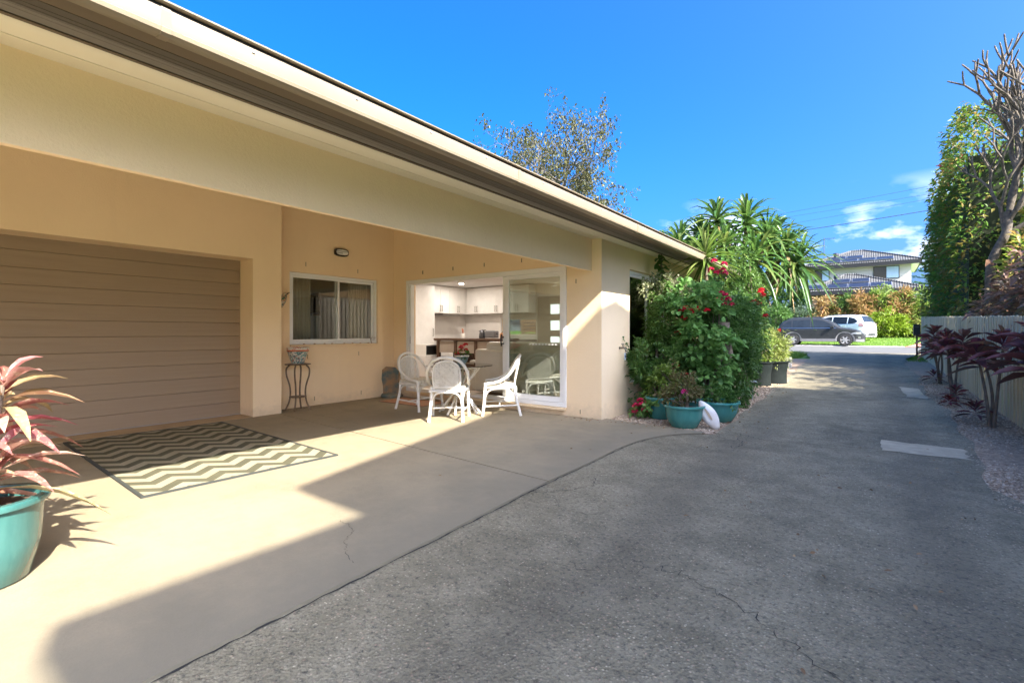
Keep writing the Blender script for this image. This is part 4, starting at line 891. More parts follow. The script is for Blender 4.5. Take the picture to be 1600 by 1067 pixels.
def bush(name, label, cat, loc, crown, n, L, W, mat, clumps=40, cr=.33, shell=.5, prof=SIMPLE, stems=5, group=None, droop=.25, stem_r=.012, cc=None):
    """a bush: leaves in clumps through one or more ellipsoids, woody stems below"""
    t = thing(name, label, cat, loc, 0, group); P, D = [], []
    tot = sum(c[1][0]*c[1][1]*c[1][2] for c in crown)
    for c, r in crown:
        k = max(50, int(n * r[0]*r[1]*r[2] / tot)); p, d = crown_points(c, r, k, max(8, int(clumps * (r[0]*r[1]*r[2]/tot) ** .6)), cr, shell); P.append(p); D.append(d)
    P = np.concatenate(P); D = np.concatenate(D); k = P[:, 2] > .02; P, D = P[k], D[k]
    K = max(6, len(P) // 90); si = rng.integers(0, len(P), K); cen = np.mean(P, 0); sd = unit(unit(P[si] - cen) * .8 + np.array([0, 0, .5]) + rng.normal(0, .3, (K, 3))); sl = (.10 + .16 * rng.random(K)) * (1 if L < .15 else 2.2)
    for q in range(9):                                        # young shoots that break the outline
        pp = P[si] + sd * (sl * q / 8)[:, None]; P = np.concatenate([P, pp]); D = np.concatenate([D, unit(sd + rng.normal(0, .8, (K, 3)))])
    leaves('foliage', P, D, L * (.65 + .7 * rng.random(len(P))), W * (.7 + .6 * rng.random(len(P))), mat, t, prof=prof, droop=droop)
    for s in range(stems):
        c, r = crown[s % len(crown)]; e = np.array(c) + rng.normal(0, .35, 3) * np.array(r)
        b0 = np.array([rng.normal(0, .06), rng.normal(0, .06), -.02]); mid = (b0 + e) / 2 + rng.normal(0, .06, 3)
        MB().tube(smooth_path([b0, mid, e], 4), list(np.linspace(stem_r * 1.6, stem_r * .5, 9)), 6).build('stem', BARK, t, smooth=70)
    return t
def zoff(t): t.location.z = gz(t.location.y); return t

# big aqua pot with the pink cordyline, bottom left
bp = thing('glazed_pot', 'large aqua glazed pot standing in the sun at the left edge', 'pot', (-3.40, .31, .014))
pot(bp, .245, .40, TEAL2, rim=.014, base=.70, n=64, bulge=.06)
PINK = LEAF('leaf_pink', [(.46, .08, .12), (.62, .34, .28), (.26, .04, .06), (.60, .44, .32), (.36, .14, .11), (.50, .44, .20), (.30, .20, .10)], rough=.42, trans=.4)
_nt = PINK.node_tree; _b = _nt.nodes['Principled BSDF']; _src = _b.inputs['Base Color'].links[0].from_socket
_c = mixc(_nt, ramp(_nt, noise(_nt, coords(_nt), 38, 4, .7), .54, .66, 0, .8), _src, (.70, .58, .40)); _c = mixc(_nt, ramp(_nt, noise(_nt, coords(_nt), 23, 4, .7, 1.0), .56, .64, 0, .7), _c, (.22, .13, .08))
_nt.links.new(_c, _b.inputs['Base Color'])
cd = thing('pink_cordyline', 'pink and cream leaved cordyline growing in the aqua pot', 'plant', (-3.40, .31, .37))
P, D, L = [], [], []
for s, (sx, sy, h, k) in enumerate(((0, 0, .32, 20), (.10, .05, .22, 18), (-.08, .08, .45, 20), (.04, -.1, .16, 14), (.06, .08, .58, 14))):
    MB().tube([(sx * .3, sy * .3, -.03), (sx, sy, h)], [.016, .011], 8).build('cane', BARK, cd)
    for i in range(k):
        a = i * 2.4 + s; f = i / k; P.append((sx, sy, h - .12 + .16 * f)); e = .05 + 1.15 * f; D.append((math.cos(a) * math.cos(e), math.sin(a) * math.cos(e), math.sin(e))); L.append(.40 - .14 * f)
leaves('foliage', P, D, np.array(L) * (.8 + .4 * rng.random(len(L))), .058, PINK, cd, prof=[(0, .14), (.12, .2), (.3, .75), (.55, 1), (.8, .62), (1, .05)], droop=.45, fold=.35, up=np.array([0, 0, 1.]) + rng.normal(0, .2, (len(P), 3)))
tgl = thing('plant_tag', 'small printed plant tag stuck in the soil of the aqua pot', 'tag', (-3.24, .33, .35), R(60)); MB().box((-.03, -.001, 0), (.03, .001, .055)).build('card', MAT('tag_card', (.7, .75, .8), rough=.5), tgl); MB().box((-.022, -.0022, .02), (.022, -.0011, .045)).build('print', MAT('tag_blue2', (.05, .12, .4), rough=.5), tgl)

# three teal pots in the bed, and what grows in them
p1 = thing('glazed_pot', 'teal glazed bowl pot at the front of the bed with a pink flowering bush', 'pot', (-1.96, 6.28, .0), 0, 'teal pots in the bed'); pot(p1, .245, .285, TEAL, base=.62)
p2 = thing('glazed_pot', 'teal glazed bowl pot behind the white shell', 'pot', (-1.72, 6.98, gz(6.98)), 0, 'teal pots in the bed'); pot(p2, .27, .27, TEAL, base=.62)
p3 = thing('glazed_pot', 'teal glazed pot half hidden behind the front bowl pot', 'pot', (-2.42, 6.72, gz(6.8)), 0, 'teal pots in the bed'); pot(p3, .20, .30, TEAL, base=.7)
b1 = bush('azalea', 'mottled green and rust leaved azalea with one pink flower in the front teal pot', 'plant', (-1.96, 6.28, .25), [((0, 0, .17), (.24, .24, .20)), ((-.05, .1, .33), (.14, .14, .14))], 1500, .045, .024, LEAF('leaf_azalea', [(.10, .15, .03), (.20, .15, .06), (.07, .11, .02), (.26, .22, .09), (.16, .07, .04)]), 26)
flower_heads('flower', [(.07, -.2, .22)], .035, 26, LEAF('pink_petal', [(.75, .03, .25), (.8, .1, .35)], trans=.2), b1)
b2 = bush('herb_plant', 'low dark herb growing in the teal pot behind the shell', 'plant', (-1.72, 6.98, .24), [((0, 0, .08), (.2, .2, .10)), ((-.1, 0, .16), (.1, .1, .12))], 700, .05, .03, G2, 16)
b3 = bush('azalea', 'light green leafy azalea in the rear teal pot', 'plant', (-2.42, 6.72, .27), [((0, 0, .2), (.2, .2, .2)), ((.05, 0, .36), (.12, .12, .12))], 800, .06, .032, G3, 16)
# white shell ornament
cl = thing('giant_shell', 'large white shell ornament leaning between the two teal pots', 'ornament', (-1.68, 6.32, .0), R(20))
m = MB(); n = 24
for i in range(13):
    t = i / 12; w = .088 * math.sin(math.pi * min(1, t * .93 + .05)) ** .8 + .004
    for j in range(n):
        a = 2 * math.pi * j / n; dent = .8 if abs(a - 4.71) < .35 and .25 < t < .75 else 1
        m.v.append((w * math.cos(a), w * .62 * math.sin(a) * dent, t * .40))
for i in range(12):
    for j in range(n): m.f.append((i*n+j, i*n+(j+1)%n, (i+1)*n+(j+1)%n, (i+1)*n+j))
m.f.append(tuple(range(n))[::-1]); m.f.append(tuple(range(12*n, 13*n)))
m.xf(Matrix.Rotation(R(-32), 4, 'Y') @ Matrix.Rotation(R(-8), 4, 'X')); mnz = min(v[2] for v in m.v); m.v = [(x + .12, y, z - mnz - .01) for x, y, z in m.v]
m.build('shell', MAT('white_shell', (.80, .78, .74), (.70, .64, .56), rough=.35, scale=6), cl, smooth=80)
m2 = MB(); Q = []
for i in range(17):
    a = 2 * math.pi * i / 16; Q.append((.015 * math.cos(a), -.0565, .21 + .085 * math.sin(a)))
m2.add(Q[:16], [tuple(range(16))]); m2.xf(Matrix.Rotation(R(-32), 4, 'Y') @ Matrix.Rotation(R(-8), 4, 'X')); m2.v = [(x + .12, y, z - mnz - .01) for x, y, z in m2.v]
o = m2.build('aperture', MAT('shell_inside', (.50, .38, .25), rough=.5), cl); s = o.modifiers.new('s', 'SOLIDIFY'); s.thickness = .006
# solar path lights
def pathlight(label, x, y, h):
    t = thing('path_light', label, 'lamp', (x, y, gz(y) - .02), 0, 'solar path lights'); STL = MAT('brushed_steel', (.55, .54, .52), rough=.35, metal=.7)
    MB().tube([(0, 0, 0), (0, 0, h)], .011, 8).build('stake', STL, t); MB().lathe([(.03, h), (.032, h + .06)], 14, cap1=True).build('lens', GLASS('lamp_lens'), t); MB().lathe([(.07, h + .06), (.075, h + .067), (.05, h + .085), (.0, h + .09)], 18).build('cap', STL, t, smooth=50)
pathlight('small steel solar path light beside the teal pot behind the shell', -1.97, 6.62, .22); pathlight('small steel solar path light in front of the black pots', -1.72, 9.3, .26)
# black nursery pots
for x, y, r, h, lab in ((-2.02, 11.6, .27, .52, 'left black plastic nursery pot at the edge of the drive'), (-1.86, 12.25, .33, .50, 'right black plastic nursery pot holding the yellow green shrub')):
    t = thing('nursery_pot', lab, 'pot', (x, y, gz(y) - .01), 0, 'black nursery pots'); pot(t, r, h, BPOT, base=.82, bulge=0)
bush('yellow_shrub', 'airy yellow green shrub growing in the right black pot', 'shrub', (-1.92, 12.25, gz(12) + .42), [((-.08, 0, .38), (.40, .45, .40)), ((.05, .2, .25), (.32, .35, .28)), ((-.2, -.2, .6), (.3, .35, .25))], 3000, .11, .022, LEAF('leaf_lemon', [(.22, .28, .05), (.30, .33, .09), (.14, .21, .03), (.34, .34, .14)]), 60, .28)
bush('leafy_shrub', 'pale leafy shrub growing in the left black pot', 'shrub', (-2.1, 11.5, gz(11.5) + .44), [((0, 0, .35), (.38, .42, .36)), ((-.15, .1, .6), (.3, .3, .25))], 2200, .07, .03, G3, 40)
# concrete block edging and stone beyond the pots
eb = thing('concrete_edging', 'low grey concrete garden edging block at the left of the drive', 'edging', (-2.13, 15.2, gz(15)))
CB = MAT('edging_concrete', (.36, .35, .33), (.28, .27, .25), rough=.9, bstr=.5)
for k in range(3): MB().box((-.10, -1.6 + k * 1.15, -.05), (.08, -1.6 + k * 1.15 + 1.13, .30 + .015 * k)).build('block', CB, eb, bevel=.012)

# ---- bed along the house wall
bush('window_shrub', 'fine leaved green shrub covering the tall side window', 'shrub', (-2.62, 7.25, .0), [((0, .25, .85), (.32, .5, .5)), ((.0, .35, 1.35), (.32, .5, .45)), ((-.02, .4, 1.72), (.28, .45, .25))], 8000, .05, .022, G1, 130, .22, shell=.5)
bush('window_shrub', 'dark glossy shrub low beside the tap under the side window', 'shrub', (-2.62, 6.95, .0), [((0, 0, .75), (.34, .42, .36)), ((.08, .1, .5), (.3, .3, .28))], 4200, .055, .028, G2, 60, .26)
wsv = bush('white_flower_shrub', 'white flowered creamy shrub under the eave before the side window', 'shrub', (-2.62, 7.5, .0), [((-.08, -.1, 1.86), (.24, .42, .22)), ((.1, .3, 1.75), (.3, .4, .25))], 1700, .05, .026, LEAF('leaf_cream', [(.20, .24, .08), (.40, .40, .25), (.12, .18, .05), (.50, .48, .36)]), 40)
# climbing geranium round a cut trunk
gt = thing('tree_stump', 'tall cut grey tree trunk wrapped by the climbing geranium', 'stump', (-1.86, 7.55, gz(7.5)))
MB().tube(smooth_path([(-.12, -.05, -.05), (-.06, 0, .5), (.06, .02, .95), (.08, .0, 1.34)], 4), [.10, .095, .09, .088, .085, .082, .08, .08, .078, .078, .078, .078, .078], 12).build('trunk', BARK, gt, smooth=60); MB().lathe([(.076, 1.341), (0, 1.345)], 12, c=(.08, 0), cap0=False).build('cut_face', MAT('cut_wood', (.36, .26, .16), rough=.9), gt)
MB().tube([(-.02, .05, .3), (.14, .12, .9), (.10, .2, 1.1)], [.05, .04, .03], 8).build('branch', BARK, gt, smooth=60)
GER = LEAF('leaf_geranium', [(.15, .32, .075), (.21, .40, .10), (.115, .26, .06), (.28, .44, .13)], rough=.5, trans=.45)
ROUND = [(0, .35), (.2, .9), (.5, 1.0), (.8, .8), (1, .3)]
ger = bush('climbing_geranium', 'bright green climbing geranium with red flowers over the cut trunk', 'plant', (-2.02, 7.6, .0), [((-.1, 0, .8), (.45, .5, .55)), ((.0, .1, 1.35), (.5, .55, .35)), ((.12, -.12, .45), (.26, .3, .40)), ((-.2, 0, 1.7), (.45, .5, .32))], 3600, .075, .08, GER, 70, .26, shell=.5, prof=ROUND, stems=8)
flower_heads('flowers', [(-.42, -.32, .82), (-.36, -.36, .72), (-.20, -.40, .58), (-.25, -.38, .56), (.24, -.25, .98), (-.30, -.3, 1.52), (-.22, -.36, 1.56), (-.15, -.34, 1.52), (-.06, -.32, 1.55), (-.25, -.33, 1.42), (.06, -.28, 1.52), (-.35, -.3, 1.2)], .04, 34, REDF, ger)
sp2 = bush('geranium', 'low red flowered geranium at the foot of the side wall', 'plant', (-2.66, 6.62, -.02), [((0, 0, .14), (.18, .18, .15))], 260, .06, .06, GER, 14, prof=ROUND)
flower_heads('flowers', [(.05, -.12, .22), (.12, -.05, .24), (-.03, -.14, .2), (.1, -.14, .15), (.02, -.1, .27), (.15, -.08, .14), (-.06, -.12, .12)], .04, 30, PINKF, sp2)
# red trumpet spray above
rs = bush('crown_of_thorns', 'tall stems of crimson flowers standing above the geranium', 'plant', (-1.95, 7.85, .0), [((0, 0, 1.62), (.22, .22, .12))], 200, .14, .012, G1, 12, prof=STRAP, stems=5)
flower_heads('flowers', [(.02, -.1, 1.78), (.09, -.1, 1.80), (.14, -.06, 1.76), (.19, -.1, 1.70), (.22, -.05, 1.62), (.14, -.12, 1.62), (.06, -.14, 1.70), (.0, 0, 2.12), (.08, .02, 2.16), (-.09, 0, 2.18), (.12, -.02, 2.1), (-.03, -.04, 2.3), (.10, 0, 2.25)], .04, 34, PINKF, rs)
for k in range(4): MB().tube([(0, 0, 1.3), (-.02 + .05 * k, -.02, 2.1)], .006, 5).build('stem', G1, rs)
# dense murraya hedge shrubs along the drive
mu1 = bush('murraya_shrub', 'dense dark green glossy shrub beside the drive, the nearer of the two', 'shrub', (-1.86, 8.35, .02), [((0, 0, .55), (.36, .48, .55)), ((0, .05, 1.15), (.42, .55, .55)), ((-.05, .1, 1.5), (.4, .5, .35))], 9500, .055, .028, G2, 150, .2, shell=.55, group='dark glossy shrubs beside the drive')
mu2 = bush('murraya_shrub', 'dense dark green glossy shrub beside the drive, the farther of the two', 'shrub', (-2.0, 9.6, .05), [((0, 0, .6), (.34, .6, .6)), ((-.02, .1, 1.25), (.36, .65, .55)), ((-.1, .1, 1.6), (.34, .6, .35))], 9000, .06, .03, G2, 140, .2, shell=.55, group='dark glossy shrubs beside the drive')
flower_heads('flowers', [(.22, -.3, 1.65), (.3, -.2, 1.7), (.35, -.1, 1.66), (.4, 0, 1.8), (.36, .2, 1.85), (.42, .1, 1.45), (.3, .3, 1.9), (.3, .4, 1.95)], .042, 32, REDF, mu2)
bush('mixed_shrub', 'mixed olive green shrub behind the dark glossy shrubs', 'shrub', (-2.5, 9.2, .0), [((0, 0, 1.1), (.42, .8, .9)), ((.05, 0, 1.65), (.4, .8, .4)), ((.05, -.6, 1.6), (.3, .5, .35))], 6500, .07, .035, LEAF('leaf_olive', [(.09, .13, .025), (.14, .18, .04), (.06, .10, .02), (.20, .20, .06)]), 110, .24)
bush('mixed_shrub', 'tall leafy shrub rising past the end of the gutter', 'shrub', (-2.02, 10.6, .05), [((0, 0, 1.2), (.32, .5, .8)), ((-.05, -.1, 2.05), (.3, .5, .55)), ((-.05, -.4, 2.5), (.24, .38, .3))], 3200, .08, .042, G1, 80, .26)
bush('mixed_shrub', 'bright leafy shrub under the screw pine at the far end of the house', 'shrub', (-2.75, 11.6, .05), [((0, 0, 1.0), (.45, .9, .9)), ((.0, .1, 1.6), (.42, .9, .5)), ((-.4, 1.0, 1.0), (.45, .8, .9))], 6500, .08, .045, G3, 110, .24)
bush('mixed_shrub', 'leafy green shrub between the screw pine and the street', 'shrub', (-4.3, 16.5, .12), [((0, 0, .9), (.9, 1.4, .9)), ((.1, 1.2, 1.2), (.9, 1.2, 1.0)), ((-.6, 2.4, 1.6), (1.0, 1.2, 1.3))], 8000, .11, .06, G1, 130, .22)
# vine hanging at the eave
vn = thing('eave_vine', 'strand of round dark leaves climbing to the eave', 'vine', (-2.78, 7.75, 0)); P = []; D = []
for k in range(26): z = 1.95 + k * .02; P.append((.03 * math.sin(k), .04 * math.cos(k * 1.7), z)); a = k * 2.1; D.append((math.cos(a), math.sin(a), -.3))
leaves('foliage', P, D, .11, .10, G2, vn, prof=ROUND, droop=.3); MB().tube([(0, 0, .0), (.02, 0, 1.2), (0, 0, 2.48)], .008, 6).build('stem', BARK, vn)

# dracaena and screw pines: rosettes of strap leaves
def rosette(c, n, L, W, e0, e1, up=(0, 0, 1), tw=0):
    i = np.arange(n); f = i / n; a = i * 2.39996 + tw; e = e0 + (e1 - e0) * f + rng.normal(0, .12, n)
    d = np.stack([np.cos(a) * np.cos(e), np.sin(a) * np.cos(e), np.sin(e)], 1)
    q = Vector((0, 0, 1)).rotation_difference(Vector(up).normalized()); M = np.array(q.to_matrix()); d = d @ M.T
    p = np.array(c) + (np.array(up) / np.linalg.norm(up))[None] * (f[:, None] * L * .22)
    return p, d, L * (.75 + .4 * rng.random(n)), np.full(n, W)
def strap_plant(name, label, cat, loc, heads, mat, droop, kink, trunk, dead=False):
    t = thing(name, label, cat, loc); A = [rosette(*h) for h in heads]
    P, D, L, W = (np.concatenate([a[i] for a in A]) for i in range(4))
    leaves('foliage', P, D, L, W, mat, t, prof=STRAP, droop=droop * (.5 + rng.random(len(P))), fold=.3, kink=kink, up=np.array([0, 0, 1.]) + rng.normal(0, .15, (len(P), 3)))
    for pth, r in trunk: MB().tube(smooth_path(pth, 4), list(np.linspace(r, r * .75, (len(pth) - 1) * 4 + 1)), 10).build('trunk', BARK, t, smooth=60)
    if dead:
        A = [rosette((h[0][0], h[0][1], h[0][2] - .1), 12, h[2] * .65, h[3] * .8, -.9, -.2, h[6] if len(h) > 6 else (0, 0, 1)) for h in heads[:8:3]]
        P, D, L, W = (np.concatenate([a[i] for a in A]) for i in range(4)); leaves('dead_leaves', P, D, L, W, LEAF('leaf_dead', [(.30, .20, .09), (.38, .28, .14), (.22, .14, .06)]), t, prof=STRAP, droop=.9)
    return t
DRA = LEAF('leaf_dracaena', [(.13, .22, .03), (.20, .29, .05), (.10, .17, .03), (.28, .30, .10)], rough=.35)
strap_plant('dracaena', 'yellow green dracaena head on a thin stem in front of the gutter', 'plant', (-2.28, 8.45, 0), [((0, 0, 2.40), 80, .66, .042, -.6, 1.4), ((.05, .1, 2.0), 24, .4, .03, -.7, .9)], DRA, .3, 0, [([(0, 0, 0), (.04, .03, 1.0), (0, 0, 2.45)], .035), ([(0, .1, 0), (.08, .1, 1.0), (.05, .1, 2.05)], .025)])
PAN = LEAF('leaf_pandanus', [(.045, .11, .03), (.075, .165, .035), (.12, .215, .04), (.055, .13, .035), (.21, .26, .06)], rough=.3, spec=.6, trans=.42)
heads = []
for (x, y, z, n, L) in ((-1.6, .2, 3.0, 46, .95), (-1.35, -.2, 3.35, 50, .95), (-.9, .2, 3.55, 60, 1.0), (-.45, -.2, 3.85, 64, 1.0), (.15, .1, 3.75, 66, 1.05), (.55, .3, 3.35, 60, 1.05), (.95, .4, 3.05, 60, 1.0), (1.2, .3, 2.65, 50, 1.0), (-.2, -.6, 3.1, 56, 1.0), (.45, -.5, 2.75, 60, 1.05), (-.85, -.4, 2.85, 50, .95), (-1.15, .6, 2.9, 46, .9), (.1, -.7, 2.4, 46, .9), (.6, .9, 3.4, 50, 1.0)):
    heads.append(((x, y, z), n, L, .082, -.75, 1.4, (x * .35, y * .3, 1), random.random() * 6))
tr = [([(0, 0, 0), (-.05, 0, 1.0), (.05, .05, 1.9)], .13)]
for h in heads[:10]: c = h[0]; tr.append(([(.05, .05, 1.8), (c[0] * .5, c[1] * .5, 1.9 + (c[2] - 1.9) * .45), (c[0], c[1], c[2])], .07))
for k in range(7): a = k * .9; tr.append(([(.5 * math.cos(a), .5 * math.sin(a), -.05), (.22 * math.cos(a), .22 * math.sin(a), .5), (.05 * math.cos(a), .05 * math.sin(a), 1.0)], .035))
strap_plant('screw_pine', 'large spreading screw pine with long drooping strap leaves behind the house corner', 'tree', (-2.75, 13.2, gz(13.2)), heads, PAN, .22, .55, tr, dead=True)
strap_plant('screw_pine', 'small screw pine head showing over the roof edge', 'tree', (-5.2, 15.2, gz(15)), [((-.3, 0, 3.7), 46, .9, .06, -.5, 1.4), ((.3, .1, 3.9), 46, .9, .06, -.5, 1.4), ((.0, .5, 3.4), 40, .9, .06, -.5, 1.4)], PAN, .2, .5, [([(0, 0, 0), (.1, 0, 2.0), (.1, 0, 3.7)], .12)])

# ---- right side: cordylines in front of the fence
def cordyline(label, x, y, canes, n, L, W, mat, name='plum_cordyline', group='plum cordylines along the fence'):
    t = thing(name, label, 'plant', (x, y, gz(y) - .02), 0, group); P, D, LL = [], [], []
    for s, (dx, dy, h) in enumerate(canes):
        if h > .35: MB().tube(smooth_path([(dx * .15, dy * .15, 0), (dx * .4 + rng.normal(0, .03), dy * .5, h * .5), (dx, dy, h)], 4), [.02, .019, .018, .017, .016, .015, .014, .013, .013], 8).build('cane', BARK, t, smooth=60)
        for i in range(n):
            f = i / n; a = i * 2.39996 + s * 1.3; e = -.05 + 1.4 * f; P.append((dx, dy, h - L * .22 + L * .5 * f)); D.append((math.cos(a) * math.cos(e), math.sin(a) * math.cos(e), math.sin(e))); LL.append(L * (1.1 - .35 * f) * random.uniform(.75, 1.15))
    leaves('foliage', P, D, LL, W, mat, t, prof=[(0, .12), (.15, .2), (.32, .75), (.55, 1), (.8, .65), (1, .05)], droop=.32, fold=.35, up=np.array([0, 0, 1.]) + rng.normal(0, .3, (len(P), 3)))
    return t
cordyline('plum cordyline nearest the street along the fence', 1.12, 13.9, ((0, 0, .85), (-.1, .15, 1.05), (.1, -.15, .95), (-.15, -.25, .75)), 20, .36, .095, PLUM)
cordyline('plum cordyline with two canes in the middle of the fence row', 1.05, 10.9, ((-.08, 0, .85), (.10, -.1, 1.0), (-.05, .3, .9)), 18, .35, .10, PLUM)
cordyline('plum cordyline on bent canes third from the street', 1.16, 8.4, ((-.12, .1, .90), (.08, -.12, 1.02), (-.02, .35, .82)), 17, .35, .11, PLUM)
cordyline('large leaved plum cordyline at the right edge of the picture', 1.40, 7.3, ((-.06, .15, .95), (.02, .35, 1.12), (-.06, -.1, .85)), 16, .38, .12, PLUM)
for k, (x, y, lab) in enumerate(((1.0, 13.7, 'small dark red cordyline shoot at the foot of the farthest cordyline'), (1.03, 10.5, 'small plum cordyline shoot in the gravel beside the middle cordyline'), (.92, 10.2, 'tiny red leaved cordyline seedling at the drive edge'), (1.03, 8.55, 'small bronze cordyline shoot at the foot of the bent canes'))):
    cordyline(lab, x, y, ((0, 0, .18 if k != 2 else .1),), 16, .24 if k != 2 else .16, .045, PLUM if k != 2 else LEAF('leaf_red', [(.25, .02, .02), (.10, .03, .025)]), 'cordyline_shoot', 'young cordylines in the gravel')
# plum copperleaf shrub leaning over the fence
bush('copperleaf_shrub', 'bronze plum leaved shrub spilling over the top of the fence', 'shrub', (2.25, 11.8, .1), [((-.1, -1.6, 1.5), (.55, 1.5, .75)), ((0, .6, 1.6), (.6, 1.6, .85)), ((.1, 2.4, 1.45), (.6, 1.4, .65)), ((.2, -.8, 2.05), (.5, 1.2, .5))], 6500, .17, .075, PLUM2, 130, .24, shell=.5, stems=8, droop=.45)
# clipped tall hedge beyond
def hedge(name, label, x0, x1, y0, y1, z0, z1, n, L, W, mat, group=None, stems=6, slope=0):
    t = thing(name, label, 'hedge', ((x0 + x1) / 2, (y0 + y1) / 2, gz((y0+y1)/2)), 0, group); s = np.array([x1 - x0, y1 - y0, z1 - z0])
    A = np.array([s[1]*s[2], s[0]*s[2], s[0]*s[1]]); pr = A / A.sum(); ax = rng.choice(3, n, p=pr); P = rng.random((n, 3)) - .5; sg = np.where(rng.random(n) < .5, -1, 1); sg[ax == 2] = 1
    dep = np.abs(rng.normal(0, .16, n)) - .06; P[np.arange(n), ax] = sg * (.5 - dep / s[ax] * 1.2); lump = .16 * np.sin(P[:, 1] * s[1] * 2.3 + P[:, 2] * 3) + .10 * np.sin(P[:, 2] * s[2] * 3.1 + P[:, 1] * 9)
    Q = P * s; Q[np.arange(n), ax] += sg * lump * .8; Q[:, 2] += (z0 + z1) / 2 + slope * Q[:, 1] * (P[:, 2] + .5)
    d = np.zeros((n, 3)); d[np.arange(n), ax] = sg; d = unit(d * .7 + rng.normal(0, .5, (n, 3)) + np.array([0, 0, .15]))
    leaves('foliage', Q, d, L * (.6 + .8 * rng.random(n)), W * (.7 + .6 * rng.random(n)), mat, t, droop=.3)
    for k in range(stems): MB().tube([(rng.normal(0, .2) , (k + .5) / stems * s[1] - s[1] / 2, -.2), (rng.normal(0, .2), (k + .5) / stems * s[1] - s[1] / 2 + rng.normal(0, .2), z1 * .8)], [.07, .03], 7).build('stem', BARK, t)
    MB().box((-s[0]*.32, -s[1]*.46, z0 + .2), (s[0]*.32, s[1]*.46, z1 - .5)).build('dark_core', MAT('dark_core', (.02, .028, .01), rough=1), t)  # solid dark box filling the middle of the hedge
    return t
HED = LEAF('leaf_hedge', [(.10, .21, .035), (.16, .29, .05), (.07, .16, .028), (.34, .20, .06), (.25, .35, .055)], rough=.35, trans=.5)
h1 = hedge('lilly_pilly_hedge', 'tall clipped green hedge standing behind the fence near the street', 1.72, 3.3, 17.4, 25.6, .2, 6.2, 19000, .15, .07, HED, slope=-.22)
flower_heads('new_growth', [(-.6 + rng.normal(0, .3), -3.2 + rng.random() * 5, 5.75 + rng.random() * .25) for k in range(14)], .07, 9, LEAF('pink_tip', [(.55, .12, .10), (.6, .2, .15)]), h1)
VAR = LEAF('leaf_variegated', [(.13, .24, .035), (.30, .36, .05), (.08, .16, .03), (.42, .36, .07), (.50, .27, .09), (.19, .29, .045)], trans=.5)
bush('acalypha_shrub', 'tall yellow and orange flecked shrub behind the bare frangipani', 'shrub', (3.6, 16.2, .1), [((0, -1.2, 2.2), (1.1, 2.2, 1.9)), ((.3, 1.2, 2.8), (1.2, 2.0, 2.0)), ((.2, -.6, 4.0), (1.0, 1.9, 1.2)), ((-.6, -3.4, 2.0), (1.0, 1.6, 1.6))], 15000, .15, .075, VAR, 220, .18, shell=.6)
bush('garden_shrub', 'leafy light green shrub behind the fence opposite the porch', 'shrub', (2.4, 5.0, 0), [((0, 0, 1.3), (.6, 1.6, 1.1)), ((0, 2, 1.4), (.6, 1.2, 1.0))], 5000, .09, .05, G3, 80)

# bare frangipani: thick forking limbs
FRB = MAT('frangipani_bark', (.14, .115, .085), (.06, .05, .04), rough=.9, scale=16, bstr=.9, bscale=30)
fg = thing('frangipani_tree', 'leafless frangipani with pale thick forking branches against the sky', 'tree', (1.90, 13.6, gz(13.4)))
trunk = [(0, 0, 0), (-.03, 0, 1.2), (-.05, .03, 2.0), (-.02, 0, 2.55), (.18, 0, 3.1), (.20, .02, 3.5)]
MB().tube(smooth_path(trunk, 5), list(np.linspace(.085, .07, 26)), 12).build('trunk', FRB, fg, smooth=60)
MB().tube(smooth_path([(.25, .1, 1.0), (.26, .1, 2.0), (.38, .12, 2.8), (.30, .1, 3.2)], 4), list(np.linspace(.045, .035, 13)), 8).build('trunk', FRB, fg, smooth=60)
random.seed(23)
m = MB()
def fork(p, d, L, r, k):
    p = np.array(p); d = unit(np.array(d, float)); q = p + d * L * .55 + np.array([0, 0, .03]); e = q + unit(d + rng.normal(0, .12, 3) + np.array([0, 0, .25])) * L * .5
    m.tube(smooth_path([p, q, e], 3), list(np.linspace(r, r * .84, 7)), 7)
    dd = unit(e - q)
    if k > 0:
        nb_ = 3 if random.random() < .45 else 2; a0 = random.random() * 6.28; u = unit(np.cross(dd, [.3, .2, 1])); w = np.cross(dd, u)
        for i in range(nb_):
            a = a0 + i * 6.283 / nb_; fork(e, dd + (u * math.cos(a) + w * math.sin(a)) * .58 + np.array([0, 0, .12]), L * random.uniform(.66, .9), r * .80, k - 1)
    else:
        m.tube([e, e + dd * .03], [r * .95, r * .5], 7)
for p, d, L, r, k in (((.20, .02, 3.42), (.22, .0, 1), .80, .055, 5), ((.20, .02, 3.40), (.75, .1, .8), .82, .052, 5), ((.16, 0, 3.05), (-.12, .15, 1), .52, .038, 4), ((.22, 0, 3.5), (.15, .5, 1), .72, .05, 5), ((.25, .1, 3.1), (.9, -.1, .6), .7, .048, 5), ((.2, 0, 3.3), (.5, -.4, 1), .7, .045, 5)):
    fork(p, d, L, r, k)
m.build('limbs', FRB, fg, smooth=70)
random.seed(5)
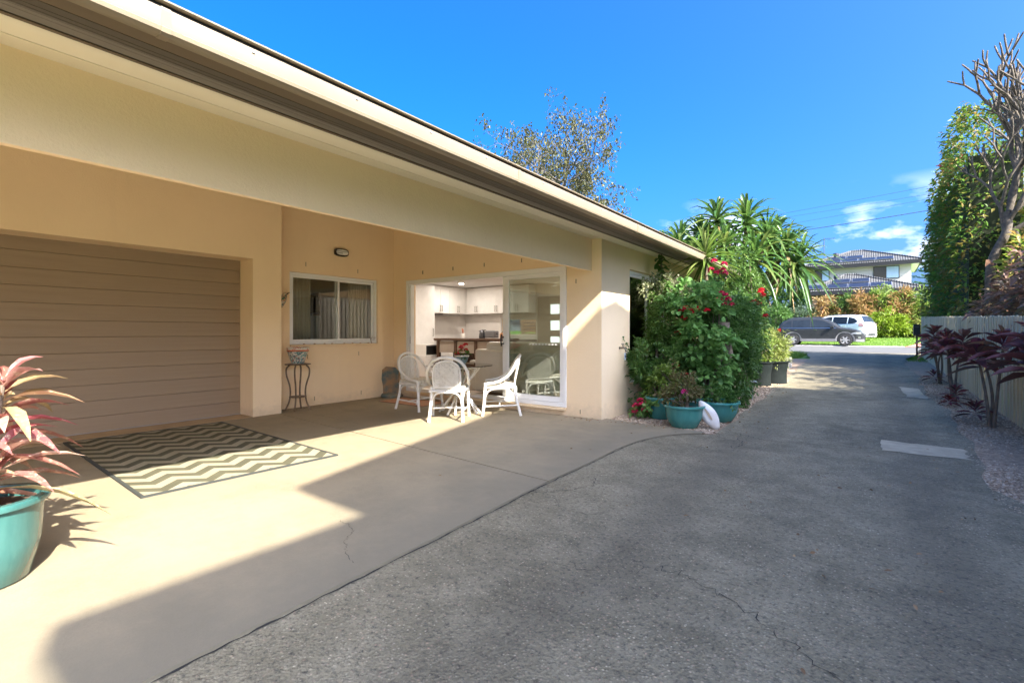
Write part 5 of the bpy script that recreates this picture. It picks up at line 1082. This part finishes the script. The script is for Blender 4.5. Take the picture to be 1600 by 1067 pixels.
# half bare tree behind the roof
bt = thing('silky_tree', 'sparse leaved dark twigged tree rising behind the roof', 'tree', (-14.3, 21.5, 0))
tw = MB(); ends = []
tw.tube(smooth_path([(0, 0, 0), (.1, 0, 3), (0, 0, 6)], 4), list(np.linspace(.28, .22, 9)), 10)
for k in range(8):
    a = k * .785 + .3; twigs(tw, (0, 0, 4.8 + .15 * k), (math.cos(a) * .75, math.sin(a) * .75, 1.2), 2.5, .13, 6, .52, ends, .05, 2, 3, .16, 3, .64, 4)
tw.build('limbs', MAT('dark_bark', (.10, .085, .075), rough=.9, bstr=.4), bt, smooth=70)
P = []; 
for e, d, dep, pts in ends:
    if dep <= 2:
        for k in range(3 if dep else 7): P.append(pts[-1 - (k % 3)] + rng.normal(0, .10, 3))
P = np.array(P); keep = rng.random(len(P)) < .85; P = P[keep]
leaves('foliage', P, dirs(len(P)) + np.array([0, 0, -.3]), .13, .075, LEAF('leaf_sparse', [(.045, .05, .028), (.11, .12, .035), (.075, .065, .04), (.20, .19, .05), (.06, .05, .04)]), bt, prof=OVAL, droop=.3)
# ------------------------------------------------------------------ parked cars
def lerp_tab(tab):
    xs, ys = zip(*tab); return lambda x: float(np.interp(x, xs, ys))
def make_car(name, label, loc, rz, paint, clad, prof, wid, L, H, wb, belt, winpts, sc=1.0):
    t = thing(name, label, 'car', loc, rz, 'cars parked across the street'); top, W = lerp_tab(prof), lerp_tab(wid); zb = .24
    rear_x, front_x = prof[0][0], prof[-1][0]
    def w(x, z):
        b = belt
        if z <= b: k = 1 - .05 * ((b - z) / b) ** 2
        else: k = 1 - .26 * ((z - b) / (H - b)) ** 1.15
        return W(x) * k
    TS = [0, .06, .14, .24, .34, .44, .54, .64, .74, .83, .90]
    def sec(x):
        T = top(x); P = [(0, zb)]
        for q in TS: z = zb + (T - zb) * q; P.append((w(x, z), z))
        wt = w(x, zb + (T - zb) * .9); P += [(wt * .955, zb + (T - zb) * .955), (wt * .86, zb + (T - zb) * .985), (wt * .6, T - .004), (0, T + .012)]
        return P
    X = np.concatenate([np.linspace(rear_x, rear_x + .5, 9)[:-1], np.linspace(rear_x + .5, front_x - .5, 22)[:-1], np.linspace(front_x - .5, front_x, 9)]); V, F = [], []
    n = len(sec(0)); m_ = 2 * n - 2
    for x in X:
        P = sec(x); R_ = [(x, y, z) for y, z in P] + [(x, -y, z) for y, z in P[-2:0:-1]]; V += R_
    for i in range(len(X) - 1):
        for j in range(m_): F.append((i*m_+j, i*m_+(j+1) % m_, (i+1)*m_+(j+1) % m_, (i+1)*m_+j))
    F.append(tuple(range(m_))); F.append(tuple(range((len(X)-1)*m_, len(X)*m_))[::-1])
    body = MB().add(V, F).build('body', paint, t, smooth=38)
    def side(nm, lo, hi, x0, x1, mat, par, off=.006, sides=(1, -1), nx=12, nz=4):
        for s in sides:
            V, F = [], []
            for i in range(nx + 1):
                x = x0 + (x1 - x0) * i / nx; a, b = lo(x), hi(x)
                for j in range(nz + 1): z = a + (b - a) * j / nz; V.append((x, s * (w(x, z) + off), z))
            for i in range(nx):
                for j in range(nz): F.append((i*(nz+1)+j, (i+1)*(nz+1)+j, (i+1)*(nz+1)+j+1, i*(nz+1)+j+1))
            MB().add(V, F).build(nm, mat, par, smooth=60)
    CG = MAT('car_glass', (.012, .016, .02), (.018, .024, .03), rough=.08, spec=.45); CHROME = MAT('chrome', (.6, .6, .6), rough=.15, metal=1)
    for x0, x1, lo, hi in winpts:
        side('side_window', lerp_tab(lo), lerp_tab(hi), x0, x1, CG, t)
    wl_ = winpts; side('window_trim', lambda x: belt + .005, lambda x: belt + .022, winpts[0][0] - .05, winpts[-1][1] + .05, CHROME, t, .008, nz=1)
    def cap(nm, x0, x1, yk, mat, off, nx=6):
        V, F = [], []
        for i in range(nx + 1):
            x = x0 + (x1 - x0) * i / nx; T = top(x); ww = w(x, zb + (T - zb) * .9)
            for j in range(9):
                u = -1 + j / 4; yy = u * yk * ww; a = abs(yy) / ww; z = T + .012 - .016 * (a / .6) if a < .6 else T - .004 - (a - .6) / .26 * (T - zb) * .015
                V.append((x + off[0], yy, z + off[1]))
        for i in range(nx):
            for j in range(8): F.append((i*9+j, (i+1)*9+j, (i+1)*9+j+1, i*9+j+1))
        MB().add(V, F).build(nm, mat, t, smooth=60)
    return t, body, side, cap, w, top, CG, CHROME
def wheels(t, wb, W, r, rimmat, clad, ys=(1, -1), xo=0):
    TY = MAT('tyre', (.018, .018, .018), rough=.85); 
    for x in (wb / 2 + xo, -wb / 2 + xo):
        for s in ys:
            wh = bpy.data.objects.new('wheel', None); COL.objects.link(wh); wh.parent = t; wh.location = (x, s * (W - .10), r); wh.rotation_euler = (R(90) * -s, 0, 0); wh.empty_display_size = .1
            MB().lathe([(r*.62, -.10), (r*.92, -.11), (r, -.075), (r, .075), (r*.92, .108), (r*.68, .112), (r*.66, .08)], 36, cap0=True).build('tyre', TY, wh, smooth=40)
            m = MB().lathe([(r*.68, .085), (r*.63, .113), (r*.60, .09), (r*.58, .04)], 36, cap0=False)
            for k in range(6):
                a = k * math.pi / 3; ca, sa = math.cos(a), math.sin(a); m.prism([(r*.10*ca - .05*sa, r*.10*sa + .05*ca), (r*.10*ca + .05*sa, r*.10*sa - .05*ca), (r*.62*ca + .032*sa, r*.62*sa - .032*ca), (r*.62*ca - .032*sa, r*.62*sa + .032*ca)], 'z', .07, .10)
            m.lathe([(.06, .07), (.055, .115), (0, .118)], 14); m.build('rim', rimmat, wh, smooth=40)
            MB().lathe([(r*.6, .03), (0, .03)], 24, cap0=False).build('brake_disc', MAT('wheel_dark', (.03, .03, .03), rough=.6), wh)
            Q = []; n = 20
            for i in range(n + 1): a = math.pi * (-.06 + 1.12 * i / n); Q.append((math.cos(a), math.sin(a)))
            V, F = [], []
            for c, q in Q: V += [(x + c*(r+.05), s*(W - .005), r + q*(r+.05)), (x + c*(r+.125), s*(W + .012), r + q*(r+.125)), (x + c*(r+.13), s*(W - .05), r + q*(r+.13))]
            for i in range(n): F += [(3*i, 3*i+1, 3*i+4, 3*i+3), (3*i+1, 3*i+2, 3*i+5, 3*i+4)]
            MB().add(V, F).build('arch_trim', clad, t, smooth=60)
            MB().add([(x, s*(W - .002), r)] + [(x + c*(r+.055), s*(W - .002), r + q*(r+.055)) for c, q in Q], [(0, i+1, i+2) for i in range(n)]).build('wheel_well', BLACK, t)
PB = MAT('charcoal_paint', (.018, .02, .021), (.021, .023, .024), rough=.35, coat=.35, spec=.4); PW = MAT('white_paint', (.78, .80, .82), (.76, .78, .80), rough=.25, coat=1); CLAD = MAT('grey_cladding', (.17, .17, .165), (.15, .15, .145), rough=.5); ALLOY = MAT('alloy', (.62, .60, .57), rough=.3, metal=.7)
profA = [(-2.32, .62), (-2.27, .95), (-2.18, 1.12), (-1.98, 1.42), (-1.75, 1.60), (-1.3, 1.69), (-.5, 1.72), (.1, 1.69), (.45, 1.58), (.75, 1.40), (1.12, 1.13), (1.35, 1.08), (1.75, 1.01), (2.05, .92), (2.22, .80), (2.32, .60)]
widA = [(-2.32, .76), (-2.2, .85), (-1.9, .90), (-1, .92), (1.2, .92), (1.9, .88), (2.2, .76), (2.32, .66)]
winA = [(-1.92, -1.42, [(-1.92, 1.2), (-1.75, 1.08), (-1.42, 1.07)], [(-1.92, 1.24), (-1.7, 1.44), (-1.42, 1.54)]), (-1.36, -.42, [(-1.36, 1.07), (-.42, 1.06)], [(-1.36, 1.55), (-.42, 1.58)]), (-.34, .86, [(-.34, 1.06), (.86, 1.05)], [(-.34, 1.58), (.12, 1.55), (.5, 1.40), (.86, 1.09)])]
t, body, side, cap, w, top, CG, CHROME = make_car('parked_car', 'charcoal sport utility car with grey lower trim parked at the far kerb', (-2.80, 35.72, gz(35.6) - .02), 0, PB, CLAD, profA, widA, 4.64, 1.72, 2.71, 1.05, winA)
side('sill_trim', lambda x: .25, lambda x: .40, -.95, .95, CLAD, t, .012, nz=2); side('sill_strip', lambda x: .40, lambda x: .42, -.95, .95, CLAD, t, .014, nz=1)
cap('windscreen', .50, 1.08, .80, CG, (.012, .010)); cap('rear_window', -2.12, -1.80, .80, CG, (-.012, .010))
side('headlight', lambda x: .70, lambda x: .70 + min(.11, (x - 1.55) * .4), 1.62, 2.14, MAT('headlight', (.22, .24, .25), rough=.15, coat=.5), t, .008, nz=2)
side('tail_light', lambda x: .85, lambda x: 1.05, -2.22, -2.0, MAT('tail_red', (.35, .01, .01), rough=.2), t, .008, nz=2)
side('bumper_trim', lambda x: .25, lambda x: .40, 1.86, 2.28, CLAD, t, .010, nz=2); side('fog_light', lambda x: .46, lambda x: .54, 1.98, 2.12, CHROME, t, .016, nz=1)
for x in (-1.40, -.38, .92): side('door_gap', lambda x: .42, lambda x: 1.04, x, x + .012, BLACK, t, .004, nx=1)
for x in (-1.28, -.22): side('door_handle', lambda x: .93, lambda x: .96, x, x + .17, CHROME, t, .03, nx=2, nz=1)
side('badge', lambda x: .90, lambda x: .93, 1.0, 1.2, CHROME, t, .008, nx=1, nz=1)
for s in (-1, 1): MB().box((.62, s * .93, 1.06), (.80, s * 1.10, 1.20)).build('mirror', PB, t, bevel=.03, seg=3); MB().tube([(-1.7, s * .60, 1.655), (-1.5, s * .62, 1.72), (.0, s * .62, 1.74), (.25, s * .6, 1.70)], .018, 6).build('roof_rail', ST, t)
wheels(t, 2.71, .91, .355, ALLOY, CLAD)
profB = [(-2.33, .60), (-2.30, .98), (-2.20, 1.14), (-2.02, 1.52), (-1.85, 1.66), (-1.4, 1.70), (-.4, 1.71), (.2, 1.66), (.55, 1.52), (1.2, 1.13), (1.45, 1.07), (1.9, .99), (2.18, .86), (2.30, .62)]
widB = [(-2.33, .72), (-2.22, .84), (-1.9, .90), (-1, .915), (1.2, .91), (1.9, .87), (2.2, .72), (2.30, .62)]
winB = [(-1.86, -1.30, [(-1.86, 1.22), (-1.7, 1.12), (-1.30, 1.09)], [(-1.86, 1.28), (-1.65, 1.46), (-1.30, 1.56)]), (-1.24, -.34, [(-1.24, 1.09), (-.34, 1.07)], [(-1.24, 1.57), (-.34, 1.60)]), (-.27, .92, [(-.27, 1.07), (.92, 1.06)], [(-.27, 1.60), (.2, 1.54), (.92, 1.10)])]
t, body, side, cap, w, top, CG, CHROME = make_car('parked_car', 'white sport utility car parked tail towards us on the lawn behind the charcoal car', (-2.35, 41.2, gz(41.0) - .03), R(157), PW, ST, profB, widB, 4.65, 1.71, 2.67, 1.07, winB)
cap('rear_window', -2.18, -1.93, .82, CG, (-.014, .012)); cap('windscreen', .6, 1.15, .8, CG, (.012, .010))
side('tail_light', lambda x: .90, lambda x: 1.12, -2.29, -1.95, MAT('tail_clear', (.45, .25, .25), rough=.15, coat=1), t, .010, nz=2)
side('bumper_trim', lambda x: .25, lambda x: .45, -2.32, -1.7, ST, t, .010, nz=2)
for x in (-1.27, -.30, .95): side('door_gap', lambda x: .42, lambda x: 1.06, x, x + .012, BLACK, t, .004, nx=1)
for x in (-1.15, -.15): side('door_handle', lambda x: .95, lambda x: .98, x, x + .17, CHROME, t, .03, nx=2, nz=1)
MB().box((-2.345, -.26, .70), (-2.335, .26, .82)).build('number_plate', WHITE, t); MB().box((-2.34, -.5, .28), (-2.30, .5, .46)).build('bumper_panel', ST, t, bevel=.015)
for s in (-1, 1): MB().box((.62, s * .92, 1.08), (.80, s * 1.08, 1.22)).build('mirror', PW, t, bevel=.03, seg=3); MB().tube([(-1.7, s * .60, 1.665), (-1.5, s * .62, 1.72), (.0, s * .62, 1.735), (.25, s * .6, 1.69)], .018, 6).build('roof_rail', ST, t)
wheels(t, 2.67, .905, .35, ALLOY, ST)

# ------------------------------------------------------------------ house across the street
fh = thing('two_storey_house', 'two storey cream clad house with grey tiled roofs and solar panels across the street', 'house', (-1, 54, gz(54)))
T = Matrix.Translation((1, -54, -gz(54)))
def fp_(mb, nm, mt, par=None, **k): return mb.xf(T).build(nm, mt, par or fh, **k)
def m_tiles():
    m, nt, b = nodes_mat('roof_tiles'); v = coords(nt); wv = N(nt, 'ShaderNodeTexWave', bands_direction='X'); wv.inputs['Scale'].default_value = 1.9; nt.links.new(v, wv.inputs[0]); w2_ = N(nt, 'ShaderNodeTexWave', bands_direction='Z'); w2_.inputs['Scale'].default_value = 2.6; nt.links.new(v, w2_.inputs[0])
    c = mixc(nt, wv.outputs[0], (.04, .041, .04), (.085, .086, .082)); c = mixc(nt, ramp(nt, w2_.outputs[0], .0, .35, .5, 0), c, (.06, .06, .065)); nt.links.new(c, b.inputs['Base Color']); b.inputs['Roughness'].default_value = .7; bump(nt, b, wv.outputs[0], .6, .06); return m
TILE = m_tiles()
def m_clad():
    m, nt, b = nodes_mat('weatherboard'); v = coords(nt); wv = N(nt, 'ShaderNodeTexWave', bands_direction='Z', wave_profile='SAW'); wv.inputs['Scale'].default_value = 1.0; nt.links.new(v, wv.inputs[0])
    c = mixc(nt, ramp(nt, wv.outputs[0], .85, 1, 0, .5), (.56, .54, .45), (.3, .29, .24)); nt.links.new(c, b.inputs['Base Color']); b.inputs['Roughness'].default_value = .8; bump(nt, b, wv.outputs[0], .5, .03); return m
CLADM = m_clad()
fp_(MB().box((-4.9, 52.6, 1.0), (2.4, 60, 7.02)), 'wall', CLADM)
def hip(x0, x1, y0, y1, z0, zr, rx0, rx1, ry, nm):
    r_ = fp_(MB().add([(x0,y0,z0), (x1,y0,z0), (x1,y1,z0), (x0,y1,z0), (rx0,ry,zr), (rx1,ry,zr), (x0,y0,z0-.03), (x1,y0,z0-.03), (x1,y1,z0-.03), (x0,y1,z0-.03)], [(0,1,5,4), (1,2,5), (2,3,4,5), (3,0,4), (0,6,7,1), (1,7,8,2), (2,8,9,3), (3,9,6,0), (6,9,8,7)]), nm, TILE)
    fp_(MB().box((x0 + .02, y0 - .06, z0 - .36), (x1 - .02, y0 + .02, z0 - .035)), 'fascia', BLACK, r_); fp_(MB().box((x1 - .05, y0 + .022, z0 - .26), (x1 + .02, y1, z0 - .035)), 'fascia', BLACK, r_)
    fp_(MB().box((x0 + .05, y0 + .03, z0 - .24), (x1 - .06, y1 - .05, z0 - .2)), 'soffit', WHITE, r_)
    for a, b in (((x0, y0, z0), (rx0, ry, zr)), ((x1, y0, z0), (rx1, ry, zr)), ((rx0, ry, zr), (rx1, ry, zr))): fp_(MB().tube([a, b], .10, 8), 'ridge_tile', TILE, r_)
    return r_
up = hip(-5.6, 3.05, 52.0, 61, 7.30, 8.95, -1.9, -.9, 56.4, 'roof')
fp_(MB().box((-4.6, 48.9, 1.0), (2.3, 52.6, 4.45)), 'lower_wall', MAT('lower_brick', (.35, .22, .15), rough=.9))
lo = hip(-4.9, 2.95, 48.2, 53.2, 4.72, 6.25, -2.2, -1.4, 51.4, 'lower_roof')
SOL = MAT('solar_cell', (.012, .018, .035), (.016, .022, .042), rough=.4, spec=.2, scale=1); ALU = MAT('panel_frame', (.55, .56, .58), rough=.3, metal=.8)
def panel(roof, x, y, z, wd, ht, pitch):
    M = Matrix.Translation((x, y, z)) @ Matrix.Rotation(pitch, 4, 'X'); p = MB().box((-wd/2, 0, .03), (wd/2, ht, .075)).xf(M); q = fp_(p, 'solar_panel', ALU, roof); fp_(MB().box((-wd/2 + .03, .03, .076), (wd/2 - .03, ht - .03, .082)).xf(M), 'cells', SOL, q)
pt = math.atan2(8.95 - 7.30, 4.4)
for k in range(5): panel(up, -4.35 + k * 1.25, 52.25, 7.30 + .25 * .375 + .04, 1.18, .95, pt)
for k in range(2): panel(up, -2.75 + k * 1.25, 53.35, 7.30 + 1.35 * .375 + .04, 1.18, .95, pt)
pt2 = math.atan2(6.25 - 4.72, 3.2)
for k in range(4): panel(lo, -4.0 + k * 1.45, 48.4, 4.72 + .2 * .478 + .05, 1.38, .9, pt2)
for k in range(2): panel(lo, -2.3 + k * 1.3, 49.45, 4.72 + 1.25 * .478 + .05, 1.2, .85, pt2)
def fwin(x0, x1, z0, z1, half):
    f = fp_(MB().box((x0, 52.52, z0), (x1, 52.598, z1)), 'window', BLACK); a = x0 + .05; mid = (x0 + x1) / 2
    fp_(MB().box((a, 52.50, z0 + .05), (mid - .02, 52.518, z1 - .05)), 'pane', MAT('dusk_pane', (.06, .05, .03), rough=.1), f); fp_(MB().box((mid + .02, 52.50, z0 + .05), (x1 - .05, 52.518, z1 - .05)), 'pane', MAT('curtain_pane', (.45, .60, .66), (.35, .5, .56), rough=.15, scale=6, sc3=(6, 1, .2)), f)
fwin(-.15, 1.62, 5.85, 6.92, 1); fwin(-4.5, -3.35, 5.9, 6.95, 0)
fp_(MB().lathe([(.16, 8.0), (.16, 8.35), (.24, 8.4), (.24, 8.55), (.1, 8.62)], 14, c=(-2.95, 54.2), cap1=True), 'roof_vent', ST, up); fp_(MB().lathe([(.14, 5.7), (.14, 5.95), (.22, 6.0), (.22, 6.18), (.1, 6.25)], 14, c=(-2.7, 50.6), cap1=True), 'roof_vent', ST, lo)
an = fp_(MB().tube([(-3.9, 54.5, 7.9), (-3.9, 54.5, 10.2)], .03, 6), 'antenna_mast', ST, up)
fp_(MB().tube([(-3.9, 54.5, 10.1), (-3.0, 54.5, 10.05)], .02, 5).tube([(-3.1, 54.2, 10.07), (-3.1, 54.8, 10.07)], .015, 5).tube([(-3.5, 54.1, 10.08), (-3.5, 54.9, 10.08)], .015, 5).tube([(-3.9, 54.5, 9.8), (-4.3, 54.5, 8.3)], .01, 4), 'antenna_arms', ST, an)

# ------------------------------------------------------------------ planting across the street
GOLD = LEAF('leaf_gold', [(.38, .24, .08), (.46, .33, .14), (.28, .20, .06), (.42, .20, .09), (.20, .20, .05)], trans=.4)
LIME = LEAF('leaf_lime', [(.20, .30, .02), (.28, .38, .03), (.13, .22, .015)], trans=.4)
def fb(name, label, x, y, crown, n, L, W, mat, prof=SIMPLE, clumps=60, cr=.28): return bush(name, label, 'shrub', (x, y, gz(y) - .05), crown, n, L, W, mat, clumps, cr, .5, prof, 3, 'shrubs in front of the house across the street', .35, .04)
fb('roadside_shrub', 'rounded lime green shrub behind the tail of the white car', .75, 44.2, [((0, 0, .9), (1.15, .9, 1.0)), ((-.7, 0, .7), (.8, .8, .8))], 3600, .22, .05, LIME, prof=STRAP)
for k, (x, y, h, r, mat, lab) in enumerate(((-3.4, 46, 3.0, 1.0, GOLD, 'gold tipped shrub left of the gable below the left solar panels'), (-2.0, 46.4, 3.2, 1.0, G1, 'mid green shrub second in the row before the far house'), (-.9, 46, 3.3, 1.05, GOLD, 'tall gold and bronze shrub below the middle of the far lower roof'), (.3, 46.4, 3.6, 1.1, G3, 'tall fresh green shrub below the solar panels of the far lower roof'), (1.4, 46, 3.4, 1.0, GOLD, 'gold bronze shrub under the right window of the far house'), (2.5, 46.2, 3.2, 1.2, G3, 'light green shrub at the right end of the row before the far house'), (3.6, 46, 2.6, 1.2, G4, 'yellow green shrub nearest the hedge across the street'))):
    fb('roadside_shrub', lab, x, y, [((0, 0, h * .45), (r, r, h * .45)), ((.2, 0, h * .75), (r * .8, r * .8, h * .3)), ((-.4, -.3, h * .3), (r * .7, r * .7, h * .3))], 2600, .34, .06 if mat in (GOLD, G3) else .09, mat, STRAP if mat in (GOLD, G3) else SIMPLE)
for x, y, lab, mat in ((-4.9, 45, 'grey green dense shrub behind the charcoal car', G5), (-6.6, 44, 'dark green shrub left of the grey green one across the street', G2), (-8.4, 44, 'dark leafy shrub farthest left across the street', G1), (2.9, 44.6, 'low yellow and green croton by the lawn edge', G4)):
    h = 2.6 if x < 0 else 1.2; fb('roadside_shrub', lab, x, y, [((0, 0, h * .5), (1.3 if x < 0 else .8, 1.0, h * .55)), ((.4, 0, h * .7), (.9, .8, h * .4))], 2400, .2, .08, mat)
cn = thing('norfolk_pine', 'dark tiered pine standing far off beside the house across the street', 'tree', (7.2, 95, gz(95)))
MB().tube([(0, 0, 0), (0, 0, 14)], [.35, .05], 8).build('trunk', BARK, cn); P, D = [], []
for k in range(11):
    z = 4 + k * .9; r = 4.2 * (1 - k / 12)
    for a in range(9):
        for q in range(14): f = q / 13; an_ = a * .698 + k; P.append((r*f*math.cos(an_), r*f*math.sin(an_), z + .5*f)); D.append((math.cos(an_) + rng.normal(0, .5), math.sin(an_) + rng.normal(0, .5), .5))
leaves('foliage', P, D, .7, .25, G2, cn)
for k, (x, y, h, r, lab) in enumerate(((-16, 60, 6, 4, 'broad tree far left beyond the street'), (-9, 62, 6.5, 3.5, 'rounded tree beyond the street left of the far house'), (12, 60, 6, 4, 'broad tree beyond the street right of the far house'), (-26, 64, 7, 5, 'large tree farthest left beyond the street'), (22, 62, 7, 5, 'large tree farthest right beyond the street'))):
    bush('street_tree', lab, 'tree', (x, y, gz(y)), [((0, 0, h * .6), (r, r, h * .4)), ((r * .3, 0, h * .8), (r * .6, r * .6, h * .25))], 2600, .5, .28, G1, 70, stems=4, stem_r=.12, group='trees beyond the street')

# ------------------------------------------------------------------ overhead wires
WIRE = MAT('wire', (.02, .02, .022), rough=.6)
for k, (a, b, r, lab) in enumerate((((-3, 31, 6.9), (2.1, 31, 7.16), .016, 'thick lowest service cable crossing the street'), ((-4.3, 31, 7.95), (2.1, 31, 8.33), .007, 'topmost thin power line crossing the sky'), ((-3.65, 31.3, 7.80), (2.1, 31.3, 8.02), .006, 'second thin power line from the top'), ((-3.0, 31.6, 7.50), (2.1, 31.6, 7.84), .006, 'third thin power line from the top'))):
    d = np.array(b) - np.array(a); p0 = np.array(a) - d * 2.2; p1 = np.array(b) + d * 1.6; pts = [tuple(p0 + (p1 - p0) * i / 24 - np.array([0, 0, .35 * (1 - (2*i/24 - 1)**2) - .3])) for i in range(25)]
    tag(MB().tube(pts, r, 5).build('power_line', WIRE), lab, 'power line', 'overhead wires')

# timber slat screen and a plant outside the kitchen window
sc_ = thing('slat_screen', 'timber slat screen seen through the kitchen window', 'screen', (-8.2, 13.0, gz(13)))
for k in range(14): MB().box((-1.2, -.015, .35 + k * .11), (.55, .015, .35 + k * .11 + .085)).build('slat', MAT('screen_timber', (.34, .17, .09), (.25, .12, .06), rough=.7), sc_)
for x in (-1.15, .5): MB().box((x, .016, -.05), (x + .07, .08, 1.95)).build('post', TIM, sc_)
bush('garden_shrub', 'leafy shrub beside the slat screen outside the kitchen window', 'shrub', (-6.9, 13.2, gz(13)), [((0, 0, 1.2), (.8, .7, 1.0)), ((.5, .4, 1.6), (.6, .6, .7))], 1800, .14, .06, G3, 40)
